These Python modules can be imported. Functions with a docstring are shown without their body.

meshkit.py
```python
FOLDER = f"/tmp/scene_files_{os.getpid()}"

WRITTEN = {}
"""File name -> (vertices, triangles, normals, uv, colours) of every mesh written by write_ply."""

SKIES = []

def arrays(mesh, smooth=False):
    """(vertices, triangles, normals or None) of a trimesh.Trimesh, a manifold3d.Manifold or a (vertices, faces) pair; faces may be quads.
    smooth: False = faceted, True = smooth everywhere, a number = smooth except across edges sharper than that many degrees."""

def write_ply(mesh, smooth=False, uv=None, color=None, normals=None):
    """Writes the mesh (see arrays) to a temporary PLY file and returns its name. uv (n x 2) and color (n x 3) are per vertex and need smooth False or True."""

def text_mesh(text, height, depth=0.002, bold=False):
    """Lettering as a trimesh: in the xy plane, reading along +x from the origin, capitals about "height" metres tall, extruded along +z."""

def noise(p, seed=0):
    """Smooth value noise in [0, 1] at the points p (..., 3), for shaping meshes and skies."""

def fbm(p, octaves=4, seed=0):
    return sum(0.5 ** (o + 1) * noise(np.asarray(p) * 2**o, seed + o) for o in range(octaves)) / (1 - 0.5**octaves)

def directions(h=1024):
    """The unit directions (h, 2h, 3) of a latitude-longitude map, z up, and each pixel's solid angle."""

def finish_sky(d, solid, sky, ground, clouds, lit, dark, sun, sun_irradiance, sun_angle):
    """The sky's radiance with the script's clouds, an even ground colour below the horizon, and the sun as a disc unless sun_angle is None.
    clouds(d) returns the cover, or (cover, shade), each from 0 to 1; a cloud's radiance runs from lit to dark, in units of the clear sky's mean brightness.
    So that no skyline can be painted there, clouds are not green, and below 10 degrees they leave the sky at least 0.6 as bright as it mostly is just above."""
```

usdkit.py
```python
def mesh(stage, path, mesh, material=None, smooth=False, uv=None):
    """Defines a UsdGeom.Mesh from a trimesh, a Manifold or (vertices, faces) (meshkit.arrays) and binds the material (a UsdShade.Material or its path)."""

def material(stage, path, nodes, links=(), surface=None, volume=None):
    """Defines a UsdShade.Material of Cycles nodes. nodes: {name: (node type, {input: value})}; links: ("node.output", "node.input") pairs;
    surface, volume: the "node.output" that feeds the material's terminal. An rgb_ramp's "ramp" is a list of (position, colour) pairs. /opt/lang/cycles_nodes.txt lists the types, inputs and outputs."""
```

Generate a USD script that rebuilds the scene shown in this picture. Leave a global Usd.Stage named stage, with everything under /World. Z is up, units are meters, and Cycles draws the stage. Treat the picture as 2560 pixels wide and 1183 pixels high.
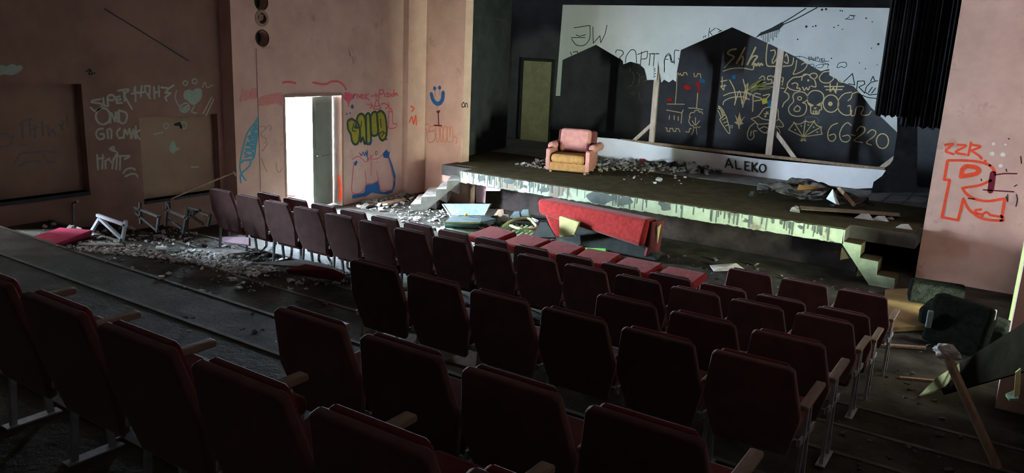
import math, random
import numpy as np, trimesh, usdkit, meshkit
import manifold3d as m3
from shapely.geometry import Polygon, LineString, Point, box as sbox
from shapely.ops import unary_union
from shapely import affinity
from pxr import Usd, UsdGeom, UsdLux, UsdShade, Gf, Sdf

stage = Usd.Stage.CreateInMemory()
UsdGeom.SetStageUpAxis(stage, 'Z'); UsdGeom.SetStageMetersPerUnit(stage, 1.0)
UsdGeom.Xform.Define(stage, '/World')
rnd = random.Random(7); nrg = np.random.default_rng(7)

# ---------------------------------------------------------------- camera, daylight, exposure
CAM = np.array([0.0, 0.0, 3.05]); IW, IH, FPX = 2560, 1183, 1975.36
yaw, pit, rol = np.radians([33.057, 13.542, 2.543])
FWD = np.array([-np.sin(yaw) * np.cos(pit), np.cos(yaw) * np.cos(pit), -np.sin(pit)])
_r0 = np.array([np.cos(yaw), np.sin(yaw), 0]); _u0 = np.cross(_r0, FWD)
RGT = _r0 * np.cos(rol) + _u0 * np.sin(rol); UPV = -_r0 * np.sin(rol) + _u0 * np.cos(rol)
cam = UsdGeom.Camera.Define(stage, '/World/camera')
cam.CreateHorizontalApertureAttr(36.0); cam.CreateVerticalApertureAttr(36.0 * IH / IW)
cam.CreateFocalLengthAttr(36.0 * FPX / IW); cam.CreateClippingRangeAttr((0.05, 500.0))
M = np.eye(4); M[0, :3], M[1, :3], M[2, :3], M[3, :3] = RGT, UPV, -FWD, CAM
cam.AddTransformOp().Set(Gf.Matrix4d(M.tolist()))
cam.CreateExposureAttr(1.85)

def rect_light(name, pos, look, w, h, color, power):
    l = UsdLux.RectLight.Define(stage, '/World/' + name)
    l.CreateWidthAttr(w); l.CreateHeightAttr(h); l.CreateIntensityAttr(power); l.CreateColorAttr(Gf.Vec3f(*color))
    f = np.array(look, float) - np.array(pos, float); f /= np.linalg.norm(f)
    r = np.cross(f, [0, 0, 1]); r /= np.linalg.norm(r); u = np.cross(r, f)
    m = np.eye(4); m[0, :3], m[1, :3], m[2, :3], m[3, :3] = r, u, -f, pos
    l.AddTransformOp().Set(Gf.Matrix4d(m.tolist()))
# daylight through the open door on the left, and through the one on the right, where leaves tint it green
rect_light('daylight_at_door', (-11.75, 9.9, 1.5), (-9.0, 9.9, 1.5), 5.8, 2.8, (0.67, 0.84, 1.0), 172.0)
rect_light('daylight_at_rear_left_door', (-12.6, 2.75, 2.35), (-11.0, 4.2, 1.9), 1.2, 1.8, (0.66, 0.83, 1.0), 120.0)
rect_light('daylight_at_right_door', (3.3, 7.9, 0.95), (0.12, 9.85, 1.15), 3.0, 1.7, (0.84, 1.0, 0.76), 215.0)
dome = UsdLux.DomeLight.Define(stage, '/World/sky'); dome.CreateIntensityAttr(1.2); dome.CreateColorAttr(Gf.Vec3f(0.9, 0.95, 1.0))

# ---------------------------------------------------------------- helpers
def pray(x, y): return FWD * FPX + RGT * (x - IW / 2) - UPV * (y - IH / 2)
def atX(x, y, v): d = pray(x, y); return CAM + d * (v - CAM[0]) / d[0]
def atY(x, y, v): d = pray(x, y); return CAM + d * (v - CAM[1]) / d[1]
def atZ(x, y, v): d = pray(x, y); return CAM + d * (v - CAM[2]) / d[2]

LK = '/World/Looks'
def mat(name, c1, c2=None, scale=6, rough=0.8, bump=0.0, bscale=None, detail=6, lo=0.35, hi=0.65, spec=0.12, extra=None, sheen=0, metal=0, dist=0.02, map_scale=None, ramp=None, vary=0):
    c2 = c2 or c1
    n = {'g': ('geometry', {}), 't': ('texture_coordinate', {}), 'm': ('mapping', {'scale': map_scale or (1, 1, 1)}),
         'n': ('noise_texture', {'scale': scale, 'detail': detail, 'roughness': 0.6}),
         'r': ('rgb_ramp', {'ramp': ramp or [(0, c1), (lo, c1), (hi, c2), (1, c2)]}),
         'p': ('principled_bsdf', {'roughness': rough, 'specular_ior_level': spec, 'sheen_weight': sheen, 'metallic': metal, 'sheen_roughness': 0.4})}
    L = [('t.object', 'm.vector'), ('m.vector', 'n.vector'), ('n.fac', 'r.fac')]
    col = 'r.color'
    if vary:
        n['oi'] = ('object_info', {}); n['mr'] = ('map_range', {'from_min': 0, 'from_max': 1, 'to_min': 1 - vary, 'to_max': 1 + vary}); n['hv'] = ('hsv', {})
        L += [('oi.random', 'mr.value'), ('mr.result', 'hv.value'), (col, 'hv.color')]; col = 'hv.color'
    if extra: col = extra(n, L, col)
    L.append((col, 'p.base_color'))
    if bump:
        n['n2'] = ('noise_texture', {'scale': bscale or scale * 3, 'detail': 5, 'roughness': 0.6}); n['b'] = ('bump', {'strength': bump, 'distance': dist})
        L += [('m.vector', 'n2.vector'), ('n2.fac', 'b.height'), ('b.normal', 'p.normal')]
    return usdkit.material(stage, f'{LK}/{name}', n, L, surface='p.BSDF')

def flat(name, c, rough=0.9):
    return mat(name, c, tuple(0.82 * k for k in c), scale=25, rough=rough, spec=0.1)

used = {}
def numbered(parent, name):
    k = (str(parent), name); used[k] = used.get(k, -1) + 1
    return name if used[k] == 0 else f'{name}_{used[k]:03d}'
def ppath(parent): return '/World' if parent is None else str(parent.GetPath())
def tag(p, label=None, cat=None, group=None, kind=None):
    for k, v in (('label', label), ('category', cat), ('group', group), ('kind', kind)):
        if v: p.SetCustomDataByKey(k, v)
    return p
def obj(name, mesh, m, parent=None, smooth=False, label=None, cat=None, group=None, kind=None):
    pp = ppath(parent); path = f'{pp}/{numbered(pp, name)}'
    g = usdkit.mesh(stage, path, mesh, m, smooth=smooth)
    return tag(g.GetPrim(), label, cat, group, kind)
def thing(name, label=None, cat=None, loc=(0, 0, 0), rz=0, group=None, kind=None, rot=None):
    path = '/World/' + numbered('/World', name); x = UsdGeom.Xform.Define(stage, path)
    x.AddTranslateOp().Set(Gf.Vec3d(*map(float, loc)))
    if rot: x.AddRotateXYZOp().Set(Gf.Vec3f(*rot))
    elif rz: x.AddRotateZOp().Set(float(rz))
    return tag(x.GetPrim(), label, cat, group, kind)
def dup(src, name, label, cat, loc, rz=0, group=None):
    t = thing(name, label, cat, loc, rz, group); t.GetReferences().AddInternalReference(src.GetPath()); t.SetInstanceable(True); return t

cat_ = trimesh.util.concatenate
def bx(x0, x1, y0, y1, z0, z1):
    b = trimesh.creation.box((x1 - x0, y1 - y0, z1 - z0)); b.apply_translation(((x0 + x1) / 2, (y0 + y1) / 2, (z0 + z1) / 2)); return b
def tm(man):
    q = man.to_mesh(); return trimesh.Trimesh(q.vert_properties[:, :3], q.tri_verts, process=True)
def rbox(sx, sy, sz, r=0.02, seg=8):
    """box centred at the origin with rounded edges"""
    s = m3.Manifold.sphere(r, seg); r2 = r
    return tm(m3.Manifold.batch_hull([s.translate((a * (sx / 2 - r2), b * (sy / 2 - r2), c * (sz / 2 - r2))) for a in (-1, 1) for b in (-1, 1) for c in (-1, 1)]))
def hullof(pts, r=0.004, seg=6):
    s = m3.Manifold.sphere(r, seg); return tm(m3.Manifold.batch_hull([s.translate(tuple(map(float, p))) for p in pts]))
def bar(a, b, w, h=None, up=(0, 0, 1)):
    """square bar from a to b"""
    a, b = np.array(a, float), np.array(b, float); d = b - a; L = np.linalg.norm(d); d /= L; h = h or w
    up = np.array(up, float); s = np.cross(d, up)
    if np.linalg.norm(s) < 1e-3: s = np.cross(d, [1, 0, 0])
    s /= np.linalg.norm(s); u = np.cross(s, d)
    m = trimesh.creation.box((w, L, h)); T = np.eye(4); T[:3, 0], T[:3, 1], T[:3, 2], T[:3, 3] = s, d, u, (a + b) / 2
    m.apply_transform(T); return m
def tube(pts, r, sides=8):
    p = np.asarray(pts, float)
    if len(p) == 2: p = np.vstack([p[0], (p[0] + p[1]) / 2, p[1]])
    t = np.gradient(p, axis=0); t /= np.linalg.norm(t, axis=1, keepdims=True)
    ref = np.array([0.13, 0.31, 0.94]); a = np.cross(t, ref); a /= np.linalg.norm(a, axis=1, keepdims=True); b = np.cross(t, a)
    ang = np.arange(sides) * 2 * np.pi / sides; rr = np.broadcast_to(r, (len(p),))
    v = p[:, None] + rr[:, None, None] * (np.cos(ang)[None, :, None] * a[:, None] + np.sin(ang)[None, :, None] * b[:, None])
    n = len(p); f = []
    for i in range(n - 1):
        for j in range(sides):
            q = [i * sides + j, i * sides + (j + 1) % sides, (i + 1) * sides + (j + 1) % sides, (i + 1) * sides + j]
            f += [[q[0], q[2], q[1]], [q[0], q[3], q[2]]]
    v = np.vstack([v.reshape(-1, 3), p[0], p[-1]]); c0, c1 = n * sides, n * sides + 1
    for j in range(sides): f += [[c0, j, (j + 1) % sides], [c1, (n - 1) * sides + (j + 1) % sides, (n - 1) * sides + j]]
    m = trimesh.Trimesh(v, np.array(f), process=False); m.fix_normals(); return m
def smoothline(pts, k=6, closed=False):
    p = np.asarray(pts, float)
    if len(p) < 3: return p
    q = np.vstack([2 * p[0] - p[1], p, 2 * p[-1] - p[-2]]); out = []
    for i in range(1, len(q) - 2):
        for s in np.linspace(0, 1, k, endpoint=False):
            a, b, c, d = q[i - 1], q[i], q[i + 1], q[i + 2]
            out.append(0.5 * (2 * b + (c - a) * s + (2 * a - 5 * b + 4 * c - d) * s * s + (3 * b - a - 3 * c + d) * s ** 3))
    return np.array(out + [p[-1]])
def prism(poly, depth, frame):
    """shapely polygon (u, v in metres) pushed out by depth along n of frame (origin, u, v, n)"""
    o, u, v, n = (np.array(k, float) for k in frame)
    ms = []
    for g in getattr(poly, 'geoms', [poly]):
        if g.is_empty or g.area < 1e-7: continue
        ms.append(trimesh.creation.extrude_polygon(g, depth, engine='earcut'))
    m = cat_(ms); T = np.eye(4); T[:3, 0], T[:3, 1], T[:3, 2], T[:3, 3] = u, v, n, o
    flip = np.dot(np.cross(u, v), n) < 0
    m.apply_transform(T)
    if flip: m.invert() if not m.is_winding_consistent else None
    m.fix_normals(); return m

class Plane:
    """a flat surface of the place: marks are drawn on it in its own metres"""
    def __init__(s, axis, v, sign):
        s.axis, s.v = axis, v
        if axis == 'X': s.frame = ((v, 0, 0), (0, 1, 0), (0, 0, 1), (sign, 0, 0)); s.pick = lambda x, y: atX(x, y, v)[[1, 2]]
        else: s.frame = ((0, v, 0), (1, 0, 0), (0, 0, 1), (0, sign, 0)); s.pick = lambda x, y: atY(x, y, v)[[0, 2]]
    def uv(s, crop, pts):
        x0, y0, k = crop; return np.array([s.pick(x0 + a * k, y0 + b * k) for a, b in pts])
PX = (0, 0, 1)
def strokes(plane, crop, lines, w, curve=True):
    out = []
    for l in lines:
        p = plane.uv(crop, l); p = smoothline(p) if curve and len(p) > 2 else p
        out.append(LineString(p).buffer(w / 2, quad_segs=2))
    return unary_union(out).simplify(w * 0.06)
def fills(plane, crop, polys, curve=True):
    out = []
    for l in polys:
        p = plane.uv(crop, l + [l[0]]); out.append(Polygon(smoothline(p) if curve else p).buffer(0))
    return unary_union(out)
def paint(name, plane, shape, m, parent, label, lift=0.0, thick=0.002):
    o, u, v, n = (np.array(k, float) for k in plane.frame)
    return obj(name, prism(shape, thick, (o + n * lift, u, v, n)), m, parent, label=label)
def ell(cx, cy, rx, ry, n=14): return [(cx + rx * math.cos(t), cy + ry * math.sin(t)) for t in np.linspace(0, 2 * math.pi, n)]
G1, G2, G3, G4, G5, G6, G7, G9 = (1640, 60, .2705), (1920, 100, .2705), (840, 190, .2705), (580, 180, .2536), (200, 170, .2367), (2330, 330, .2452), (1390, 40, .2197), (1880, 0, .2537)

# ---------------------------------------------------------------- materials
def spots(n, L, col):                                   # dark damp spots and scuffs of their own shape
    n['n3'] = ('noise_texture', {'scale': 1.7, 'detail': 9, 'roughness': 0.72}); n['r3'] = ('rgb_ramp', {'ramp': [(0, (0, 0, 0)), (0.60, (0, 0, 0)), (0.74, (1, 1, 1)), (1, (1, 1, 1))]})
    n['mx'] = ('mix_color', {'b': (0.13, 0.105, 0.085)})
    n['sc'] = ('math', {'math_type': 'multiply', 'value2': 0.55})
    L += [('t.object', 'n3.vector'), ('n3.fac', 'r3.fac'), ('r3.color', 'sc.value1'), ('sc.value', 'mx.fac'), (col, 'mx.a')]; return 'mx.result'
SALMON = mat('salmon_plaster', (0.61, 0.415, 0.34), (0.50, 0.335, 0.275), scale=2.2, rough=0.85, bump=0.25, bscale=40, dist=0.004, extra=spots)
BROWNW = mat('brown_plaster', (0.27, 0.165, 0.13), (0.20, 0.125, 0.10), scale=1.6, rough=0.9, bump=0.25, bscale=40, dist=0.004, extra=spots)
RECESS = mat('recess_plaster', (0.27, 0.18, 0.13), (0.21, 0.135, 0.11), scale=1.6, rough=0.9, bump=0.2, bscale=40, dist=0.004, extra=spots)
PALER = mat('pale_recess_plaster', (0.34, 0.25, 0.175), (0.27, 0.19, 0.14), scale=1.6, rough=0.9, bump=0.2, bscale=40, dist=0.004, extra=spots)
CEIL = mat('grey_ceiling', (0.20, 0.17, 0.15), (0.12, 0.10, 0.09), scale=1.2, rough=0.95)
BLACKW = mat('black_stage_paint', (0.018, 0.020, 0.022), (0.028, 0.030, 0.032), scale=3, spec=.08, rough=0.85, bump=0.1, bscale=30, dist=0.004)
CHALKW = mat('blackboard_paint', (0.050, 0.053, 0.060), (0.070, 0.074, 0.082), scale=2.5, spec=.08, rough=0.8, bump=0.1, bscale=30, dist=0.003)
FLOOR = mat('dirty_floor', (0.027, 0.023, 0.017), (0.070, 0.060, 0.045), scale=2.4, spec=0.08, rough=0.92, bump=0.7, bscale=22, dist=0.012, lo=0.42, hi=0.68)
FRONTF = mat('dusty_front_floor', (0.018, 0.016, 0.012), (0.052, 0.047, 0.038), scale=3.5, rough=0.8, bump=0.5, bscale=30, dist=0.01)
CARPET = mat('stage_carpet', (0.052, 0.043, 0.022), (0.080, 0.066, 0.036), scale=5, rough=0.95, bump=0.5, bscale=160, dist=0.004, spec=0.05)
BOARDS = mat('stage_boards', (0.18, 0.17, 0.16), (0.33, 0.32, 0.31), scale=5, rough=0.85, bump=0.4, bscale=50, dist=0.005, map_scale=(1, 4, 1))
def drips(n, L, col):
    n['nc'] = ('noise_texture', {'scale': 0.8, 'detail': 6, 'roughness': 0.65}); n['rc'] = ('rgb_ramp', {'ramp': [(0, (0, 0, 0)), (0.57, (0, 0, 0)), (0.60, (1, 1, 1)), (1, (1, 1, 1))]}); n['mc'] = ('mix_color', {'b': (0.15, 0.13, 0.095)})
    L += [('t.object', 'nc.vector'), ('nc.fac', 'rc.fac'), ('rc.color', 'mc.fac'), (col, 'mc.a')]; return 'mc.result'
MINT = mat('mint_paint', (0.29, 0.335, 0.235), (0.215, 0.255, 0.175), scale=4, rough=0.7, bump=0.4, bscale=30, dist=0.006, extra=drips)
MINTS = mat('mint_stair_paint', (0.25, 0.30, 0.215), (0.17, 0.21, 0.14), scale=7, rough=0.75, bump=0.5, bscale=30, dist=0.006)
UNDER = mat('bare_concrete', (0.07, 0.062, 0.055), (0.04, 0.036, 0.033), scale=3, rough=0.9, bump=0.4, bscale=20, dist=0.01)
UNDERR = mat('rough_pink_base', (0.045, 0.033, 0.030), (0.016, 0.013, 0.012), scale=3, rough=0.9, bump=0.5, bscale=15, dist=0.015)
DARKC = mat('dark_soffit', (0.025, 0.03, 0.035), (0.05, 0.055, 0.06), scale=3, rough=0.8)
CLOTH = mat('screen_cloth', (0.52, 0.55, 0.54), (0.46, 0.49, 0.48), scale=1.5, rough=0.9, bump=0.25, bscale=3, dist=0.02, spec=0.1)
WOOD = mat('weathered_wood', (0.34, 0.24, 0.16), (0.22, 0.15, 0.10), scale=4, rough=0.8, bump=0.3, bscale=30, map_scale=(6, 6, 1))
PALEWOOD = mat('pale_batten_wood', (0.52, 0.44, 0.36), (0.40, 0.33, 0.26), scale=4, rough=0.8, bump=0.3, bscale=30, map_scale=(6, 6, 1))
ARMW = mat('armrest_wood', (0.26, 0.19, 0.14), (0.17, 0.12, 0.09), scale=7, rough=0.6, bump=0.2, bscale=60, map_scale=(6, 1, 6))
VELVET = mat('crimson_upholstery', (0.125, 0.018, 0.019), (0.085, 0.012, 0.013), scale=9, rough=0.95, bump=0.5, bscale=120, dist=0.003, spec=0.03, sheen=0.25, vary=0.25)
SHELL = mat('dark_maroon_upholstery', (0.120, 0.060, 0.054), (0.085, 0.042, 0.039), scale=7, rough=0.95, bump=0.5, bscale=120, dist=0.003, spec=0.03, sheen=0.3, vary=0.3)
STEEL = mat('grey_painted_steel', (0.36, 0.38, 0.40), (0.22, 0.23, 0.24), scale=12, rough=0.45, spec=0.5, metal=0.3)
PALESTEEL = mat('bare_pale_steel', (0.62, 0.66, 0.70), (0.5, 0.53, 0.56), scale=12, rough=0.35, spec=0.6, metal=0.4)
BLACKCL = mat('black_curtain', (0.008, 0.008, 0.009), (0.014, 0.014, 0.015), scale=6, rough=0.95, bump=0.3, bscale=90, dist=0.003, spec=0.03)
DARKFUZZ = mat('dark_fuzzy_cloth', (0.004, 0.0045, 0.004), (0.010, 0.011, 0.009), scale=20, rough=1, bump=1.0, bscale=70, dist=0.02, spec=0.0)
DOORP = mat('door_paint', (0.20, 0.23, 0.195), (0.16, 0.185, 0.155), scale=3, rough=0.5, bump=0.1)
WHITED = mat('white_door_frame', (0.34, 0.23, 0.18), (0.28, 0.19, 0.15), scale=5, rough=0.7, bump=0.2)
PALEDOOR = mat('ochre_door', (0.30, 0.28, 0.17), (0.23, 0.215, 0.13), scale=6, rough=0.7, bump=0.2)
REDUP = mat('red_sofa_cloth', (0.26, 0.026, 0.024), (0.18, 0.018, 0.016), scale=18, rough=0.95, bump=0.6, bscale=140, dist=0.004, spec=0.03, sheen=0.08)
ROSE = mat('rose_cloth', (0.42, 0.19, 0.17), (0.33, 0.145, 0.13), scale=12, rough=0.95, bump=0.5, bscale=120, dist=0.003, spec=0.03)
OCHRE = mat('ochre_cloth', (0.33, 0.175, 0.065), (0.24, 0.12, 0.046), scale=14, rough=0.95, bump=0.5, bscale=120, dist=0.003, spec=0.03)
TANB = mat('tan_board', (0.17, 0.105, 0.045), (0.125, 0.078, 0.033), scale=4, rough=0.8, bump=0.2)
GREYP = mat('grey_green_panel', (0.12, 0.155, 0.155), (0.07, 0.095, 0.095), scale=6, rough=0.7, bump=0.3)
PALEP = mat('pale_plaster_chunk', (0.48, 0.46, 0.42), (0.33, 0.31, 0.28), scale=9, rough=0.9, bump=0.6)
FOAM = mat('yellow_foam', (0.60, 0.56, 0.26), (0.52, 0.47, 0.20), scale=8, rough=0.9, bump=0.4, bscale=80)
MINTSH = mat('mint_sheet', (0.34, 0.48, 0.33), (0.27, 0.39, 0.27), scale=4, rough=0.5)
LIME = mat('green_lit_plastic', (0.20, 0.75, 0.16), (0.14, 0.60, 0.10), scale=20, rough=0.35)  # green light on the strip is put into its colour
YELL = mat('pale_yellow_trim', (0.52, 0.53, 0.24), (0.44, 0.44, 0.2), scale=10, rough=0.6)
BLACKP = mat('black_board', (0.016, 0.02, 0.018), (0.03, 0.034, 0.03), scale=6, rough=0.8)
PINKSH = mat('pink_sheet', (0.52, 0.36, 0.42), (0.45, 0.31, 0.36), scale=4, rough=0.8)
DEBRIS = mat('debris', (0.50, 0.48, 0.45), (0.24, 0.22, 0.20), scale=5, rough=0.95, vary=0.3)
DRKDEB = mat('dark_debris', (0.05, 0.047, 0.042), (0.10, 0.092, 0.08), scale=8, rough=0.95, bump=0.6)
GROUND = mat('outdoor_paving', (0.55, 0.55, 0.52), (0.42, 0.43, 0.38), scale=3, rough=0.9)
BRICK = mat('red_brick', (0.42, 0.08, 0.09), (0.34, 0.06, 0.07), scale=8, rough=0.9)
CHALK = flat('yellow_chalk', (0.66, 0.53, 0.27)); CHALKD = flat('grey_chalk', (0.16, 0.155, 0.13)); WCHALK = flat('white_chalk', (0.42, 0.44, 0.36)); MCHALK = flat('mint_chalk', (0.33, 0.43, 0.35))
INK = flat('black_marker', (0.028, 0.034, 0.034)); PINK = flat('pink_spray', (0.66, 0.13, 0.17)); PPALE = flat('faded_pink_spray', (0.60, 0.26, 0.24)); BLUE = flat('blue_spray', (0.035, 0.13, 0.34)); TEAL = flat('teal_spray', (0.08, 0.33, 0.43))
OLIVE = flat('olive_fill', (0.36, 0.32, 0.05)); DGREEN = flat('dark_green_outline', (0.05, 0.09, 0.06)); RED = flat('red_spray', (0.80, 0.09, 0.04)); ORANGE = flat('orange_spray', (0.62, 0.24, 0.15)); MAROON = flat('maroon_marker', (0.16, 0.02, 0.035)); BROWNS = flat('brown_spray', (0.40, 0.24, 0.17))
CRED = flat('red_chalk', (0.55, 0.03, 0.03)); CBLUE = flat('blue_chalk', (0.03, 0.16, 0.32)); CYEL = flat('yellow_paint', (0.62, 0.52, 0.06)); COLIV = flat('olive_chalk', (0.20, 0.20, 0.07)); SMOKE = flat('faint_violet_chalk', (0.19, 0.15, 0.16)); WSPEC = flat('white_flake', (0.75, 0.72, 0.66))

# ---------------------------------------------------------------- setting
XL, XF, XR, XRF = -10.62, -10.90, 0.10, 0.38      # left block, left far wall, right block, right far wall
YB, YP, YS, YSC, YBK = 8.10, 12.64, 11.76, 15.75, 17.12   # block corner, proscenium, stage front, screen, stage back wall
ZS, HT, OUT, OL = 0.725, 5.3, 0.42, 0.30                     # stage height, ceiling, wall thickness
BACK, PT = -2.6, 0.25      # rear wall, thickness of the proscenium
rows = dict(A=(1.47, 1.15), B=(2.37, 0.95), C=(4.06, 0.62), C2=(4.85, 0.51), D=(6.53, 0.155), E=(7.34, 0.0), F=(8.08, 0.0))
edges = [(-2.6, -1.8, 1.76), (-1.8, -0.97, 1.61), (-0.97, -0.13 + .42, 1.44), (0.29, 1.08, 1.29), (1.08, 1.91, 1.15), (1.91, 2.79, 0.95), (2.79, 3.62, 0.79), (3.62, 4.46, 0.62), (4.46, 5.29, 0.49), (5.29, 6.12, 0.32), (6.12, 6.95, 0.155)]
fl = thing('floor', kind='structure')
obj('floor_slab', bx(XF - 0.4, XRF + 0.4, 6.95, 18.0, -0.25, 0.0), FRONTF, fl)
TREAD = {}
for k, (a, b, z) in enumerate(edges):
    st = cat_([bx(XF - 0.4, XRF + 0.4, a, b, -0.25, z)])
    obj('terrace_step', st, FLOOR, fl)
obj('aisle_patch', bx(XF, XRF, 6.95, 9.0, 0.0, 0.012), FLOOR, fl)
obj('nosing', cat_([bx(XF, XRF, b - 0.035, b + 0.006, z - 0.03, z + 0.008) for a, b, z in edges if b > 1]), mat('worn_nosing', (0.06, 0.054, 0.045), (0.12, 0.11, 0.09), scale=5, rough=0.9, spec=0.1), fl)
def floorz(y):
    for a, b, z in edges:
        if a <= y < b: return z
    return 0.012 if y < 9 else 0.0

wl = thing('wall_left', kind='structure')
DL0, DL1, DLH = 9.09, 10.45, 2.08                  # left doorway
blk = [None, bx(XL - OL, XL, DL1, 12.10, -0.1, HT), bx(XL - OL, XL, DL0, DL1, DLH, HT)]
circ = [(-10.62, 8.69, 3.56), (-10.62, 8.69, 3.31), (-10.62, 8.69, 3.0)]
holes = m3.Manifold.batch_boolean([m3.Manifold.cylinder(0.3, 0.125, 0.125, 20).rotate((0, 90, 0)).translate((XL - 0.2, y, z)) for _, y, z in circ], m3.OpType.Add)
b0 = m3.Manifold.cube((OL, DL0 - YB, HT + 0.1)).translate((XL - OL, YB, -0.1)) - holes
obj('plaster_block', cat_([tm(b0)] + blk[1:]), SALMON, wl)
obj('boxed_in_panel', bx(XL, XL + 0.012, 8.56, DL0 - 0.02, 0.0, 2.84), SALMON, wl)
obj('corner_pilaster', bx(XL - OUT, XL + 0.14, 12.10, YP + 0.02, -0.1, HT), SALMON, wl)
# far wall behind the seats with two walled-up niches
R1, R2 = (4.55, 5.86, 0.82, 2.30), (6.66, 7.99, 0.56, 1.80)
ys = [BACK, R1[0], R1[1], R2[0], R2[1], YB]
E0, E1, EZ = 3.98, 4.50, 2.86                      # narrow exit at the rear left, just outside the picture
far = [bx(XF - OUT, XF, BACK, E0, -0.1, HT), bx(XF - OUT, XF, E1, R1[0], -0.1, HT), bx(XF - OUT, XF, E0, E1, EZ, HT), bx(XF - OUT, XF, E0, E1, -0.1, .62), bx(XF - OUT, XF, R1[1], R2[0], -0.1, HT), bx(XF - OUT, XF, R2[1], YB + 0.02, -0.1, HT)]
for r in (R1, R2): far += [bx(XF - OUT, XF, r[0], r[1], -0.1, r[2]), bx(XF - OUT, XF, r[0], r[1], r[3], HT)]
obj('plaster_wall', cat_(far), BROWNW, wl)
NICHE = 0.15
n1 = obj('niche_panel', bx(XF - OUT, XF - NICHE, R1[0], R1[1], R1[2], R1[3]), RECESS, wl)
n2 = obj('niche_panel', bx(XF - OUT, XF - NICHE, R2[0], R2[1], R2[2], R2[3]), PALER, wl, label='paler walled-up niche with chalk marks')
obj('niche_ledge', bx(XF - NICHE, XF + 0.02, R1[0], R1[1], R1[2] - 0.05, R1[2]), DARKC, wl); obj('niche_ledge', bx(XF - NICHE, XF + 0.02, R2[0], R2[1], R2[2] - 0.04, R2[2]), DARKC, wl)
p0, p1 = atX(262, 22, XF + 0.01), atX(472, 152, XF + 0.01)
obj('wall_conduit', bar(p0, p1, 0.012), DARKC, wl, label='thin dark strip running diagonally')
for k, (_, y, z) in enumerate(circ):
    if k == 1:
        c = trimesh.creation.annulus(0.085, 0.13, 0.02, sections=24)
    else:
        c = trimesh.creation.annulus(0.122, 0.134, 0.012, sections=28)
    c.apply_transform(trimesh.transformations.rotation_matrix(math.pi / 2, [0, 1, 0])); c.apply_translation((XL + 0.004, y, z))
    v = obj('round_vent', c, WHITED if k == 1 else DARKC, wl, label='round wall opening with a broken white cover' if k == 1 else None)
    if k == 1: obj('vent_flap', prism(Polygon([(-.06, -.07), (.05, -.02), (.06, .05), (-.02, .075)]), 0.006, ((XL - 0.03, y, z), (0, 1, 0), (0, 0, 1), (1, 0, 0))), WHITED, v)
obj('shaft_back', bx(XL - 0.20, XL - 0.185, 8.5, 8.88, 2.8, 3.75), BLACKP, wl)

wr = thing('wall_right', kind='structure')
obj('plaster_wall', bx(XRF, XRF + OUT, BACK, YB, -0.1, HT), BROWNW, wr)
XO = XRF + OUT
obj('plaster_block', cat_([bx(XR, XO, YB, DL0, -0.1, HT), bx(XR, XO, DL1, YP + 0.02, -0.1, HT), bx(XR, XO, DL0, DL1, DLH, HT)]), SALMON, wr)
d3 = thing('door_2', kind='structure')
obj('door_frame', cat_([bx(XO - .1, XO, DL1 - 0.03, DL1 + 0.015, 0, DLH), bx(XO - .1, XO, DL0 - 0.015, DL0 + 0.03, 0, DLH), bx(XO - .1, XO, DL0 + 0.03, DL1 - 0.03, DLH - 0.035, DLH + 0.012)]), WHITED, d3)
obj('threshold', bx(XR, XO, DL0, DL1, 0.0, 0.02), WOOD, d3)
obj('door_leaf', bx(XO - .09, XO - .045, DL0 + .03, 9.74, 0.02, DLH - .04), DOORP, d3)  # unseen leaf, added shut to keep daylight off the near aisle
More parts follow.
